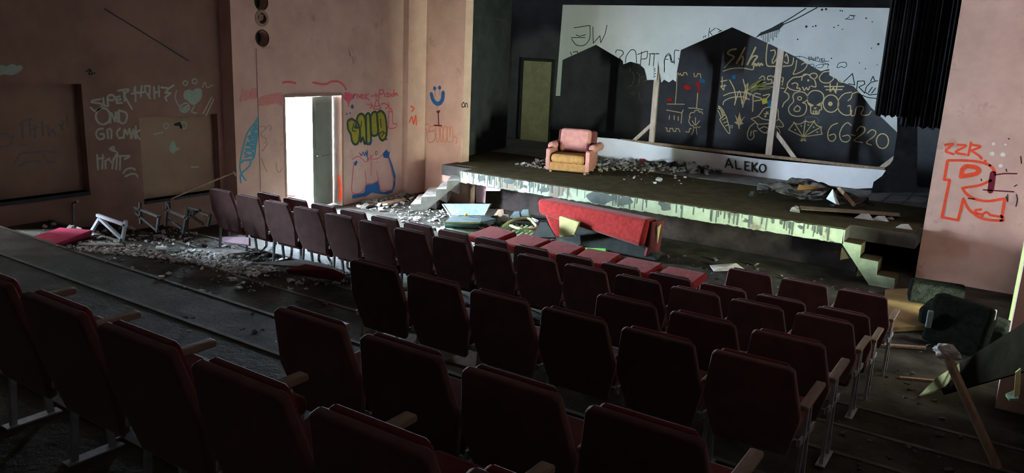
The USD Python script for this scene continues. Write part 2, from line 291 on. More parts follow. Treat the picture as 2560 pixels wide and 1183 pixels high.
obj('jamb_lining', bx(XR - .012, XO - .1, DL1 - .035, DL1 - .001, 0.02, DLH - .002), mat('jamb_green_light', (0.03, 0.052, 0.018), (0.022, 0.04, 0.013), scale=6, rough=.8), d3, label='added dark lining on the door jamb, its green put in for the light')  # added lining: its dark green tones down and tints the lit jamb
ws = thing('wall_stage', kind='structure')
PL0, PR0 = -9.52, -1.135                            # proscenium opening
obj('left_pier', bx(XL - OUT, PL0, YP, YP + PT, -0.1, HT), SALMON, ws)
obj('right_pier', bx(PR0, XRF + OUT, YP, YP + PT, -0.1, HT), SALMON, ws)
obj('header', bx(PL0, PR0, YP, YP + PT, 4.55, HT), SALMON, ws)
wb = thing('wall_back', kind='structure')
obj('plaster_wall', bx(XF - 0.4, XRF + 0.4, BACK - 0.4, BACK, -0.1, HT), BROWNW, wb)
obj('ceiling', bx(XF - 0.5, XRF + 0.5, BACK - 0.4, YP + 0.7, HT, HT + 0.2), CEIL, kind='structure')
wstg = thing('wall_stagehouse', kind='structure')
bk = obj('black_back_wall', bx(-13.2, 1.2, YBK, YBK + 0.3, -0.1, 6.5), CHALKW, wstg)
obj('black_side_wall', bx(-13.2, -12.9, YP + PT, YBK, -0.1, 6.5), BLACKW, wstg); obj('black_side_wall', bx(0.9, 1.2, YP + PT, YBK, -0.1, 6.5), BLACKW, wstg)
obj('black_soffit', bx(-13.2, 1.2, YP + PT, YBK + 0.3, 6.2, 6.5), BLACKW, wstg)
obj('black_front_wall', cat_([bx(-13.2, XL - OUT + .01, YP + .02, YP + PT, -0.1, 6.5), bx(XRF + OUT - .01, 1.2, YP + .02, YP + PT, -0.1, 6.5), bx(PL0, PR0, YP + PT, YP + PT + .04, 4.4, 6.5)]), BLACKW, wstg)

d4 = thing('door_4', kind='structure')
obj('door_frame', cat_([bx(XF - OUT, XF - OUT + .1, E1 - .03, E1, .62, EZ), bx(XF - OUT, XF - OUT + .1, E0, E0 + .03, .62, EZ), bx(XF - OUT, XF - OUT + .1, E0 + .03, E1 - .03, EZ - .03, EZ)]), WHITED, d4)
obj('threshold', bx(XF - OUT, XF, E0, E1, .62, .635), WOOD, d4)
# left doorway
d1 = thing('door_1', kind='structure')
obj('door_frame', cat_([bx(XL - OL, XL + 0.012, DL1 - 0.03, DL1 + 0.015, 0, DLH), bx(XL - OL, XL + 0.012, DL0 - 0.015, DL0 + 0.03, 0, DLH), bx(XL - OL, XL + 0.012, DL0 + 0.03, DL1 - 0.03, DLH - 0.035, DLH + 0.012)]), WHITED, d1)
lf = cat_([bx(-.022, .022, -0.66, 0.0, 0.02, 2.03), bx(.022, 0.036, -0.58, -0.08, 0.25, 0.95), bx(.022, 0.036, -0.58, -0.08, 1.1, 1.9)])
lf.apply_transform(trimesh.transformations.rotation_matrix(math.radians(15), [0, 0, 1])); lf.apply_translation((-10.87, DL1 - 0.04, 0))
leaf = obj('door_leaf', lf, DOORP, d1, label='grey-green door leaf standing half shut')
obj('door_handle', bar((-10.66, 9.86, 0.98), (-10.68, 9.96, 0.97), 0.02), STEEL, leaf)
obj('outdoor_ground', cat_([bx(-16, XL - OUT, 6.5, 14.5, -0.2, -0.02)]), GROUND, kind='structure')

# ---------------------------------------------------------------- stage
def atP(x, y, p0, n):
    d = pray(x, y); return CAM + d * (np.dot(np.array(p0) - CAM, n) / np.dot(d, n))
SX0, SX1 = -8.86, -2.03
stg = thing('stage', 'raised stage with brown carpet and a dripping mint-green front edge', 'stage')
obj('stage_deck', bx(SX0, SX1, YS, YP - .5, ZS - 0.2, ZS), UNDER, stg)
fst = thing('floor_stage', kind='structure')
obj('deck', cat_([bx(-9.62, -1.15, YP - 0.499, YP - .002, ZS - 0.2, ZS), bx(PL0 + .002, PR0 - .002, YP, YP + PT, ZS - .2, ZS), bx(-12.895, 0.895, YP + PT + .002, YBK - .002, ZS - 0.2, ZS)]), UNDER, fst)
def ragged(n, amp, seed):
    r = np.random.default_rng(seed); return r.normal(0, amp, n)
xs = np.linspace(SX0 - 0.005, SX1 + 0.005, 140); top = ZS + 0.002 + ragged(140, .004, 1); bot = ZS - 0.2 + ragged(140, .006, 2)
fas = Polygon([(x, z) for x, z in zip(xs, top)] + [(x, z) for x, z in zip(xs[::-1], bot[::-1])])
obj('stage_front_edge', prism(fas, 0.03, ((0, YS, 0), (1, 0, 0), (0, 0, 1), (0, -1, 0))), MINT, stg, label='mint front edge with dark drips')
dr = []
for k in range(150):
    x = rnd.uniform(SX0 + .05, SX1 - .05); x = x if rnd.random() < .45 else rnd.choice([-8.5, -8.1, -7.6, -7.2, -5.6, -4.1, -3.5, -2.9, -2.4]) + rnd.gauss(0, .16)
    l = rnd.uniform(.04, .19); w = rnd.uniform(.004, .014); dr.append(LineString([(x, ZS - .004), (x + rnd.uniform(-.004, .004), ZS - l)]).buffer(w, quad_segs=2))
for x, w in ((-8.35, .09), (-7.75, .12), (-7.0, .10), (-5.9, .26), (-5.45, .16), (-4.75, .12), (-3.42, .06), (-2.62, .05), (-7.4, .06)):
    zz = ZS - rnd.uniform(.04, .10); dr.append(Polygon(smoothline([(x + w * rnd.uniform(.5, 1.2) * math.cos(t), zz + w * rnd.uniform(.3, .75) * math.sin(t)) for t in np.linspace(0, 6.28, 10)[:-1]] , 3)).buffer(0))
dr = unary_union(dr).intersection(sbox(SX0, ZS - .195, SX1, ZS))
obj('paint_runs', prism(dr, .003, ((0, YS - .0295, 0), (1, 0, 0), (0, 0, 1), (0, -1, 0))), mat('dark_runs', (0.045, 0.055, 0.052), (0.085, 0.095, 0.085), scale=3, rough=.8), stg, label='dark runs and patches on the mint edge').SetCustomDataByKey('kind', 'stuff')
cx = np.linspace(SX0, SX1, 90); cp = Polygon([(x, YS + 0.02 + abs(v)) for x, v in zip(cx, ragged(90, .02, 3))] + [(SX1, YP - .5), (SX0, YP - .5)])
up_ = ((0, 0, ZS), (1, 0, 0), (0, 1, 0), (0, 0, 1))
obj('carpet', prism(cp.buffer(0), 0.008, up_), CARPET, stg)
obj('carpet', prism(Polygon([(-1.2, YP - .5), (-1.2, YP + PT + .01), (0.5, YP + PT + .01), (0.5, 14.6), (-5, 14.55), (-12.5, 14.5), (-12.5, YP + PT + .01), (PL0 + .01, YP + PT + .01), (PL0 + .01, YP - .3), (SX0, YP - .3), (SX0, YP - .5)]), 0.008, up_), CARPET, fst)
for k in range(0, 43):
    x = -12.5 + .3 * k
    if x < 0.6: obj('floor_board', bx(x, x + .292, 14.62 + rnd.uniform(-.02, .02), YBK - .005, ZS, ZS + rnd.uniform(.004, .008)), BOARDS, fst)
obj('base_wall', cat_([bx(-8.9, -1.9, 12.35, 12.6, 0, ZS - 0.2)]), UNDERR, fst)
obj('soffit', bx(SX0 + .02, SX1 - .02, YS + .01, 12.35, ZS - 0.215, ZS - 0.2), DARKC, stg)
obj('side_plinth', bx(-9.62, SX0 - .1, YP - 0.48, YP - .005, 0, ZS - 0.2), SALMON, fst, label='salmon plastered plinth at the end of the stage')
# steps at both ends of the stage
def stairs(name, label, prof, dirn, depth, m, treadm):
    """prof: list of (horizontal run, height) nosing points from the top down in a vertical plane; dirn = (origin xy, unit xy); depth vector"""
    t = thing(name, label, 'steps')
    (ox, oy), (ux, uy) = dirn; dv = np.array(depth, float); L = np.linalg.norm(dv); dv /= L
    fr = ((ox, oy, 0), (ux, uy, 0), (0, 0, 1), tuple(dv))
    P = [(0, prof[0][1] - 0.2)] + prof
    low = prof[-1]
    sl = [(low[0] - 0.32, 0.0)]
    side = Polygon(P + sl).buffer(0)
    obj('side_wall', prism(side, 0.03, fr), m, t, label='mint painted side with ragged paint')
    for k in range(0, len(prof) - 1, 2):
        (a, za), (b, zb) = prof[k], prof[k + 1]
        if k + 2 < len(prof):
            a2 = prof[k + 2][0]; z = zb
            st = Polygon([(a, max(0, z - .28)), (a2, max(0, z - .18)), (a2, z - .012), (a, z - .012)]).buffer(0)
            s = obj('step', prism(st, L - 0.03, ((ox + dv[0] * .03, oy + dv[1] * .03, 0),) + fr[1:]), treadm, t)
    return t
profR = [(0, .725), (0.01, .555), (.25, .545), (.26, .36), (.5, .35), (.51, .16), (.745, .15), (.75, 0.0)]
stairs('stage_steps', 'mint-sided steps with brown treads at the right end of the stage', profR, ((SX1 - .01, YS - .03), (1, 0)), (0, YP - YS - .49, 0), MINTS, CARPET)
a0, a1 = np.array([-8.85, 11.72]), np.array([-9.46, 11.02]); du = (a1 - a0) / np.linalg.norm(a1 - a0)
profL = [(0, .725), (0.01, .565), (.24, .555), (.25, .40), (.44, .395), (.45, .26), (.72, .25), (.73, .12), (.92, .11), (.93, 0.0)]
stairs('stage_steps', 'broken mint-grey steps lightened as if lit at the left end of the stage', profL, (tuple(a0), tuple(du)), (-.55, .9, 0), mat('lit_stair_paint', (0.66, 0.70, 0.62), (0.50, 0.54, 0.47), scale=9, rough=.8, bump=.5, bscale=30, dist=.006), DEBRIS)  # lighter copy of the stair paint, making up for missing light
obj('hanging_sheet', prism(fills(Plane('Y', 12.1, -1), PX, [[(1189, 464), (1252, 470), (1250, 478), (1214, 478), (1213, 508), (1190, 506)]], False), 0.01, ((0, 12.1, 0), (1, 0, 0), (0, 0, 1), (0, 1, 0))), PINKSH, label='pale pink sheet hanging under the left end of the stage', cat='sheet')

# ---------------------------------------------------------------- screen with its lower half cut out in a skyline, its frame, the cloth skirt
SP = Plane('Y', YSC, -1)
outline = [(1407, 12), (2230, 20), (2226, 60), (2255, 300), (2245, 333), (2177, 268), (2152, 235), (2134, 216), (2109, 207), (2073, 188), (2073, 172), (2052, 178), (1985, 140), (1920, 108), (1830, 68), (1702, 125), (1698, 150), (1692, 180), (1690, 205), (1682, 199), (1672, 206), (1660, 199), (1653, 207), (1649, 180), (1645, 152), (1641, 206), (1638, 200), (1617, 200), (1616, 190), (1611, 172), (1598, 160), (1576, 154), (1558, 161), (1557, 152), (1490, 112), (1406, 150), (1400, 240), (1389, 240)]
scr = thing('projection_screen', 'white cinema screen cut away below in the outline of houses, scrawled with marker', 'screen')
sp = fills(SP, PX, [outline], False)
obj('screen_cloth', prism(sp, 0.006, ((0, YSC, 0), (1, 0, 0), (0, 0, 1), (0, 1, 0))), CLOTH, scr)
zb = 1.155
def rail(name, a, b, w, h, m, parent=scr, up=(0, 0, 1)): return obj(name, bar(a, b, w, h, up), m, parent)
rail('bottom_batten', (-7.55, YSC + .05, zb), (-2.2, YSC + .05, zb), .07, .055, WOOD)
rail('top_batten', (-9.15, YSC + .05, 3.96), (-2.2, YSC + .05, 3.96), .06, .06, WOOD)
rail('post', (-6.83, YSC + .06, zb), (-6.83, YSC + .06, 3.95), .115, .05, PALEWOOD, up=(0, 1, 0)); rail('post', (-4.33, YSC + .06, zb), (-4.33, YSC + .06, 3.95), .125, .05, PALEWOOD, up=(0, 1, 0))
rail('brace', (-6.80, YSC + .10, 1.62), (-7.27, YSC + .10, zb), .07, .05, PALEWOOD, up=(0, 1, 0)); rail('brace', (-4.30, YSC + .10, 1.68), (-3.82, YSC + .10, zb), .08, .05, PALEWOOD, up=(0, 1, 0))
rail('brace', (-2.28, YSC + .10, zb), (-1.95, YSC + .10, 1.5), .08, .05, PALEWOOD, up=(0, 1, 0))
SM = Plane('Y', YSC, -1)
def smark(crop, lines, w, label, m=INK, curve=True): return paint('scrawl', SM, strokes(SM, crop, lines, w, curve), m, scr, label)
smark(G7, [[(205, 135), (300, 120), (380, 110), (388, 130), (385, 250), (340, 320), (280, 340), (220, 320), (178, 262)], [(175, 245), (330, 245)], [(230, 215), (265, 230), (285, 228)], [(290, 225), (335, 215)]], .016, 'black marker J with a small scowling face')
smark(G7, [[(420, 125), (421, 220), (425, 310)], [(425, 310), (500, 225)], [(500, 225), (510, 305)], [(510, 305), (560, 200), (580, 105)]], .016, 'black marker letter W', curve=False)
smark(G7, [[(165, 410), (178, 445)], [(195, 412), (240, 404), (246, 425)], [(680, 420), (690, 390), (750, 395), (765, 430), (720, 480), (740, 490)], [(790, 530), (800, 460), (850, 390), (890, 388), (910, 425), (915, 530)], [(960, 560), (975, 408)], [(930, 438), (1030, 402), (1040, 425), (1030, 480), (975, 490)], [(1060, 560), (1072, 430)], [(1060, 432), (1112, 428)], [(1108, 570), (1120, 430)], [(1090, 432), (1172, 430)], [(1232, 640), (1240, 480), (1290, 430), (1310, 520), (1350, 525)], [(1240, 490), (1275, 495)], [(1345, 545), (1350, 400), (1400, 395)]], .017, 'thin black capitals partly cut away')
smark(G7, [[(1110, 590), (1130, 600), (1110, 612), (1132, 622), (1112, 636)], [(1108, 650), (1135, 655), (1110, 668)], [(1110, 680), (1132, 686), (1108, 700)]], .010, 'tiny letters running up the cloth over the post')
smark(G1, [[(495, 38), (485, 120)], [(550, 38), (497, 75), (520, 105)], [(565, 42), (606, 66)], [(575, 75), (606, 58)], [(438, 128), (446, 110)], [(455, 122), (462, 108)]], .014, 'black K above the tall gable', curve=False)
smark(G1, [[(80, 430), (78, 330), (120, 290), (150, 345), (165, 340)], [(135, 285), (150, 350)], [(5, 272), (30, 275)], [(205, 315), (215, 330)]], .012, 'thin black strokes beside the spire')
tear = unary_union([fills(SM, G9, [[(30, 376), (80, 325), (190, 275), (300, 215), (318, 240), (270, 290), (180, 318), (80, 352)]], False), strokes(SM, G9, [[(290, 232), (410, 160), (530, 82)], [(285, 250), (430, 188), (640, 76)]], .02), strokes(SM, G9, [[(x, 300 - .2 * (x - 200) * .6), (x + 2, y)] for x, y in ((108, 400), (130, 410), (150, 415), (165, 410), (185, 380), (205, 395), (225, 365), (240, 370), (255, 330), (270, 310), (90, 370))], .010, False)])
paint('tear_line', SM, tear, INK, scr, 'black tar-like tear running down from the top edge with drips')
smark(G9, [[(560, 560), (564, 598)], [(560, 562), (592, 566), (584, 582), (564, 580)], [(600, 575), (594, 590), (608, 596), (614, 580), (600, 575)], [(622, 600), (625, 565), (655, 562), (648, 580), (626, 582)], [(665, 600), (668, 575)], [(680, 600), (682, 578), (700, 576)], [(680, 588), (696, 587)], [(680, 600), (700, 600)], [(712, 575), (712, 602), (735, 603)]], .011, 'small word POPIEL in black marker', curve=False)
smark(G9, [[(415, 560), (480, 556), (540, 575), (640, 602), (700, 618), (760, 640)], [(565, 636), (600, 632), (612, 655), (580, 670)], [(625, 670), (640, 645), (700, 632), (690, 665), (640, 668)], [(700, 640), (750, 630), (745, 668)], [(690, 605), (760, 603)]], .010, 'thin black scribble under the small word')
smark(G9, [[(845, 640), (862, 620), (920, 614), (932, 650), (905, 666), (880, 655), (852, 668), (838, 665), (845, 640)], [(920, 186), (990, 190), (1002, 162), (960, 150), (1020, 155)], [(925, 190), (960, 165)]], .012, 'small black doodles')
smark(G9, [[(905, 806), (990, 725)], [(990, 725), (1012, 838)], [(950, 826), (1012, 838)], [(1030, 885), (1040, 800)], [(1040, 800), (1105, 798), (1112, 830), (1052, 858)], [(1052, 858), (1110, 918)], [(1112, 915), (1125, 860), (1170, 812), (1240, 795)], [(1170, 800), (1192, 752), (1212, 800)], [(1120, 912), (1160, 936), (1230, 928)], [(1148, 912), (1185, 860)], [(1180, 918), (1218, 868)]], .016, 'black capitals ARO', curve=False)
smark(G9, [[(1085, 938), (1140, 960), (1240, 972)]], .016, 'black underline')
specks = unary_union([Point(*SM.uv(G9, [(x, y)])[0]).buffer(r) for x, y, r in ((535, 262, .02), (628, 255, .016), (600, 262, .012), (850, 250, .012), (808, 270, .012), (893, 288, .010), (870, 105, .012), (890, 108, .012), (1245, 435, .02), (1178, 475, .010), (450, 388, .014), (783, 575, .012), (1118, 678, .010), (1058, 620, .010), (1185, 215, .010), (1125, 180, .014), (730, 90, .02), (690, 95, .02), (1235, 640, .008), (470, 560, .01))])
paint('scrawl', SM, specks, INK, scr, 'scattered black specks')
sk = thing('screen_skirt', 'pale cloth strip hanging below the wooden batten of the cut screen', 'cloth')
KP = Plane('Y', YSC + .005, -1)
skp = fills(KP, PX, [[(1487, 343), (1540, 347), (1640, 364), (1750, 379), (1910, 399), (2226, 427), (2196, 450), (2181, 470), (2140, 472), (2100, 467), (2000, 456), (1850, 440), (1760, 431), (1720, 424), (1690, 414), (1660, 402), (1640, 405), (1610, 401), (1590, 406), (1555, 399), (1520, 396), (1493, 388)]], False)
def sheet_from(poly, Y, step=.07, amp=.03, seed=0, thick=.006):
    """a hanging cloth: the outline gridded, with folds and a real thickness"""
    x0, z0, x1, z1 = poly.bounds; cells = []
    from shapely import segmentize
    import shapely
    pg = segmentize(poly, step)
    pts = [p for p in pg.exterior.coords[:-1]]
    gx, gz = np.meshgrid(np.arange(x0 + step / 2, x1, step), np.arange(z0 + step / 2, z1, step)); inn = poly.buffer(-step * .4)
    ins = [(x, z) for x, z in zip(gx.ravel(), gz.ravel()) if inn.contains(Point(x, z))]
    from scipy.spatial import Delaunay
    P = np.array(pts + ins); D = Delaunay(P); tri = [t for t in D.simplices if poly.buffer(1e-4).contains(Point(*P[t].mean(0)))]
    n3 = np.column_stack([P[:, 0] * 1.3 + P[:, 1] * 1.1, P[:, 1] * .8, np.zeros(len(P))])
    off = (meshkit.fbm(n3 * 2.2 + seed * 3.1, 3, seed) - .5) * 2 * amp
    F = np.column_stack([P[:, 0], Y + off, P[:, 1]]); B = F + [0, thick, 0]; n = len(P); tri = np.array(tri)
    e = {}
    for t in tri:
        for a, b in ((t[0], t[1]), (t[1], t[2]), (t[2], t[0])): e[(a, b)] = 1
    rim = [(a, b) for a, b in e if (b, a) not in e]
    f = [list(t) for t in tri] + [[t[2] + n, t[1] + n, t[0] + n] for t in tri] + [[b, a, a + n] for a, b in rim] + [[b, a + n, b + n] for a, b in rim]
    m = trimesh.Trimesh(np.vstack([F, B]), np.array(f), process=False); m.fix_normals(); return m
obj('cloth', sheet_from(skp, YSC + .0, amp=.03, seed=3), mat('lit_skirt_cloth', (0.78, 0.80, 0.82), (0.70, 0.72, 0.74), scale=2, rough=.9, bump=.3, bscale=4, dist=.02), sk, smooth=40)  # screen cloth whitened here to stand for the light on the skirt
kl = [[(1813, 418), (1821, 397)], [(1821, 397), (1831, 420)], [(1816, 411), (1828, 412)], [(1838, 402), (1840, 422)], [(1840, 422), (1852, 423)], [(1862, 404), (1862, 425)], [(1862, 404), (1872, 406)], [(1862, 414), (1870, 415)], [(1862, 425), (1873, 427)], [(1880, 407), (1880, 428)], [(1892, 408), (1881, 418)], [(1881, 418), (1894, 430)], ell(1906, 421, 8, 10)]
KP2 = Plane('Y', YSC - .026, -1)
paint('lettering', KP2, strokes(KP2, PX, kl, .022, False), INK, sk, 'word ALEKO in black capitals', lift=-.022, thick=.024)

# chalk drawings on the black wall behind
CW = Plane('Y', YBK, -1)
def chalk(crop, lines, w, label, m=CHALK, curve=True): return paint('chalk_drawing', CW, strokes(CW, crop, lines, w, curve), m, wstg, label)
chalk(G1, [[(740, 232), (690, 240), (662, 272), (700, 292), (722, 305), (690, 340), (635, 402)], [(822, 220), (785, 290), (745, 364)], [(762, 335), (795, 298), (806, 318), (795, 376)], [(920, 218), (880, 300), (845, 374)], [(862, 338), (900, 298), (937, 300), (910, 340), (890, 376)], [(902, 398), (916, 366), (930, 386), (946, 362), (957, 386), (972, 366), (986, 380)]], .035, 'yellow chalk word Shh with dots')
chalk(G1, [[(620, 436), (700, 412), (800, 408), (890, 422), (902, 404)]], .022, 'chalk underline')
fr = strokes(CW, G1, [[(1045, 180), (1030, 192), (1018, 300), (1022, 372), (1045, 390), (1110, 392), (1182, 394)]], .024).union(strokes(CW, G2, [[(0, 243), (120, 242), (210, 236), (232, 205), (235, 165)], [(25, 100), (60, 94), (66, 130), (40, 190), (45, 216), (75, 180), (100, 140)], [(128, 188), (180, 216), (187, 170), (170, 128), (160, 150)]], .022))
paint('chalk_drawing', CW, fr, CHALK, wstg, 'chalk frame round a star-like letter')
chalk(G1, [[(205, 452), (195, 458), (190, 600), (178, 742)], [(205, 455), (215, 472), (225, 456), (235, 476), (250, 476), (256, 450), (280, 450), (288, 470)], [(350, 455), (355, 486), (376, 486), (385, 460), (410, 462), (415, 500)], [(385, 640), (375, 780)]], .022, 'chalk castle tower with battlements', curve=False)
chalk(G1, [[(105, 740), (180, 741), (262, 742)], [(98, 796), (150, 805), (240, 822), (232, 918)], [(240, 820), (252, 794)], [(300, 776), (370, 780), (432, 792)], [(125, 848), (121, 882)], [(168, 848), (168, 884)], [(206, 858), (206, 892)], [(88, 960), (100, 962), (102, 990), (125, 996), (130, 965), (155, 965), (160, 990), (182, 996), (186, 965), (210, 970), (222, 998)], [(275, 996), (305, 1000), (310, 970), (326, 966)]], .020, 'chalk castle walls and windows', curve=False)
chalk(G1, [[(320, 862), (308, 855), (322, 822), (352, 818), (362, 800), (392, 800), (402, 815), (422, 812), (432, 832)], [(315, 860), (303, 900), (322, 936), (342, 940), (352, 958), (382, 950), (395, 958), (412, 946)], [(365, 865), (365, 936)], [(335, 895), (365, 936), (402, 895)], [(352, 958), (342, 1000), (325, 1024)], [(371, 956), (378, 1022)]], .018, 'chalk tree')
paint('chalk_drawing', CW, fills(CW, G1, [[(250, 575), (275, 560), (330, 590), (300, 612), (262, 600)], [(108, 680), (140, 684), (142, 712), (108, 712)], [(372, 536), (404, 528), (404, 600), (390, 645), (384, 600)]]), CRED, wstg, 'red flags and dabs on the chalk castle')
paint('chalk_drawing', CW, fills(CW, G1, [[(398, 510), (445, 512), (450, 545), (405, 540)], [(1030, 712), (1062, 708), (1066, 756), (1034, 760)], [(700, 480), (730, 470), (735, 500), (708, 512)]]), CBLUE, wstg, 'blue dabs among the chalk marks')
chalk(G1, [[(612, 490), (610, 592)], [(600, 532), (656, 520)], [(598, 575), (648, 570)], [(597, 575), (626, 612), (634, 560)]], .02, 'small chalk sign', curve=False)
chalk(G1, [[(625, 662), (700, 635), (800, 630), (885, 650), (897, 700), (893, 806)], [(620, 745), (632, 712), (700, 680), (800, 674), (862, 698)], [(680, 518), (722, 600), (736, 690), (725, 748)], [(725, 748), (770, 620), (796, 742)], [(796, 742), (835, 560)], [(805, 512), (832, 640), (800, 770)], [(850, 550), (832, 700)], [(985, 532), (870, 600), (842, 625), (872, 660)], [(965, 650), (920, 640), (908, 665), (970, 686), (962, 704), (908, 712)]], .022, 'chalk tag of crossed strokes reading WKS')
chalk(G1, [[(990, 662), (1050, 650), (1022, 690)], [(955, 505), (985, 480), (1006, 510), (962, 545), (1015, 540)], [(1072, 480), (1036, 484), (1034, 515), (1066, 512), (1066, 546), (1022, 556)], [(1078, 492), (1100, 480), (1106, 515), (1082, 550), (1125, 552)], [(1178, 500), (1150, 490), (1140, 520), (1166, 530), (1178, 500), (1166, 566)], [(945, 590), (1070, 582), (1182, 596)]], .020, 'chalk number 2529 underlined')
paint('chalk_drawing', CW, strokes(CW, G1, [[(860, 600), (900, 560), (985, 520), (930, 580), (880, 620), (1010, 560), (960, 600), (1050, 590)]], .05), COLIV, wstg, 'olive chalk scribble')
paint('chalk_drawing', CW, fills(CW, G1, [[(975, 692), (1025, 684), (1030, 730), (985, 745)]], False), CYEL, wstg, 'yellow painted square')
chalk(G1, [[(602, 872), (590, 886), (620, 940), (672, 1012), (682, 985), (662, 900), (640, 842), (602, 872)], [(612, 888), (648, 866)], [(625, 915), (658, 902)], [(640, 942), (668, 932)], [(602, 872), (588, 830), (572, 800)], [(615, 852), (600, 800), (578, 760)], [(640, 842), (615, 790), (580, 758)], [(628, 846), (606, 800), (574, 778)]], .020, 'chalk carrot')
paint('chalk_drawing', CW, fills(CW, G1, [[(772, 812), (756, 880), (730, 838), (746, 900), (722, 908), (758, 935), (764, 970), (774, 970), (774, 936), (812, 920), (792, 905), (826, 850), (788, 885)]], False), CHALK, wstg, 'yellow chalk leaf')
paint('chalk_drawing', CW, fills(CW, G1, [[(685, 935), (710, 935), (708, 965), (685, 962)]], False).difference(fills(CW, G1, [ell(697, 950, 7, 7)])), WCHALK, wstg, 'tiny white mark beside the leaf')
hat = strokes(CW, G1, [[(878, 876), (945, 850), (1000, 782), (1060, 768), (1112, 770), (1128, 800), (1132, 880)], [(945, 852), (1000, 882), (1100, 892), (1138, 882)], [(878, 876), (920, 905), (940, 926), (1040, 920), (1062, 926)], [(1138, 882), (1176, 930), (1166, 952), (1100, 944)], [(935, 918), (945, 962), (990, 1002), (1062, 1012)], [(955, 972), (1000, 950), (1040, 972), (1020, 1002)], [(922, 908), (870, 950), (846, 1010), (850, 1055), (880, 1070), (906, 1040), (900, 992), (932, 990)], [(882, 990), (874, 1032)], [(1100, 950), (1140, 982), (1152, 1062)], [(1000, 830), (1042, 830)], [(1022, 810), (1014, 860)], [(1036, 814), (1004, 856)]], .020)
paint('chalk_drawing', CW, hat, CHALK, wstg, 'chalk head wearing a wide hat')
chalk(G2, [[(265, 188), (256, 260), (235, 317), (320, 286), (362, 232), (345, 210), (312, 226)]], .020, 'chalk heart')
chalk(G2, [[(350, 322), (300, 340), (230, 350), (182, 400), (186, 440), (240, 466), (295, 465), (290, 445), (266, 445), (276, 412), (250, 396), (222, 406)], [(310, 372), (322, 330), (346, 315), (382, 325), (396, 346), (430, 370), (442, 432), (400, 425)], [(385, 330), (402, 310), (440, 310), (456, 335), (436, 356)], [(320, 435), (336, 466), (355, 440), (371, 462), (386, 430)], ell(372, 373, 5, 5), [(150, 480), (186, 500), (191, 540), (150, 580), (134, 617)], [(175, 440), (160, 470), (150, 480)]], .022, 'chalk creature with a round ear')
chalk(G2, [[(562, 290), (510, 300), (474, 350), (500, 390), (560, 396), (602, 365), (606, 345)], [(640, 360), (662, 386), (700, 392)]], .020, 'chalk ring cut by the cloth edge')
chalk(G2, [[(522, 430), (700, 430)], [(538, 460), (685, 458)], [(575, 404), (575, 478)], [(575, 478), (605, 440)], [(605, 440), (626, 490)], [(626, 490), (642, 398)]], .022, 'chalk W crossed by two lines', curve=False)
chalk(G2, [[(245, 492), (290, 478), (342, 490), (366, 530), (350, 565), (320, 580), (350, 592), (356, 640), (330, 690), (270, 706), (214, 690), (190, 650), (200, 610), (236, 570), (230, 520), (245, 492)], ell(292, 540, 18, 16), [(270, 605), (240, 640), (256, 660), (290, 655), (296, 625), (270, 605)]], .022, 'chalk outlined letter B')
skl = strokes(CW, G2, [[(395, 612), (370, 582), (364, 520), (400, 476), (450, 467), (500, 490), (516, 540), (490, 602)], [(395, 612), (395, 650), (405, 680), (465, 683), (476, 650), (496, 640), (490, 602)], [(420, 655), (420, 682)], [(436, 655), (440, 683)], [(450, 655), (456, 682)], [(428, 628), (436, 636), (444, 626)]], .022).union(fills(CW, G2, [[(368, 574), (426, 602), (405, 618), (378, 605)], [(444, 602), (492, 574), (476, 612)]], False))
paint('chalk_drawing', CW, skl, CHALK, wstg, 'chalk skull')
chalk(G2, [ell(582, 588, 72, 80, 24), ell(576, 590, 16, 16), ell(576, 590, 8, 8)], .022, 'chalk ring with a dot in the middle')
chalk(G2, [[(772, 482), (700, 500), (652, 560), (650, 640), (700, 690), (760, 690), (772, 650)], [(780, 496), (830, 480), (842, 492)], [(738, 612), (762, 610), (766, 690), (800, 696), (812, 640), (830, 615), (874, 615), (882, 640), (860, 680), (880, 696), (930, 690), (952, 660)], [(780, 496), (765, 540), (740, 560)]], .020, 'chalk outlined letters after the skull')
chalk(G2, [[(190, 830), (215, 800), (240, 764)], [(240, 764), (270, 778), (300, 776), (345, 748)], [(345, 748), (380, 762), (424, 752)], [(424, 752), (450, 790), (492, 806)], [(492, 806), (490, 840), (502, 870)], [(190, 830), (325, 896)], [(325, 896), (502, 870)], [(325, 896), (240, 758)], [(325, 896), (347, 738)], [(325, 896), (430, 745)], [(325, 896), (496, 802)], [(298, 926), (352, 926)], [(310, 908), (346, 936)], [(345, 908), (308, 938)], ell(308, 795, 3, 3, 6), ell(372, 786, 3, 3, 6), ell(422, 806, 3, 3, 6), ell(455, 852, 3, 3, 6), ell(252, 830, 3, 3, 6)], .020, 'chalk fan with ribs and dots', curve=False)
chalk(G2, [[(345, 716), (430, 710), (470, 745), (455, 772)]], .018, 'chalk arc over the fan', m=CHALKD)
chalk(G2, [[(642, 770), (590, 792), (555, 850), (560, 920), (600, 936), (626, 900), (610, 870), (568, 882)], [(770, 790), (735, 765), (690, 800), (662, 870), (680, 930), (730, 942), (760, 910), (740, 880), (690, 890)], [(768, 874), (806, 884)], [(818, 842), (850, 802), (890, 810), (890, 850), (830, 900), (796, 932), (872, 948)], [(918, 862), (960, 830), (996, 850), (980, 890), (910, 946), (956, 972)], ell(1058, 935, 56, 68, 20)], .022, 'chalk number 66-220')
chalk(G7, [[(870, 640), (890, 700), (860, 790), (820, 806)], [(840, 580), (848, 640)], [(920, 640), (950, 680), (942, 780), (900, 800)], [(945, 780), (942, 730), (980, 690), (1030, 682)], [(1000, 740), (1060, 730)], [(850, 880), (890, 876), (880, 900)], [(940, 870), (960, 960)]], .018, 'faint grey chalk letters', m=CHALKD)

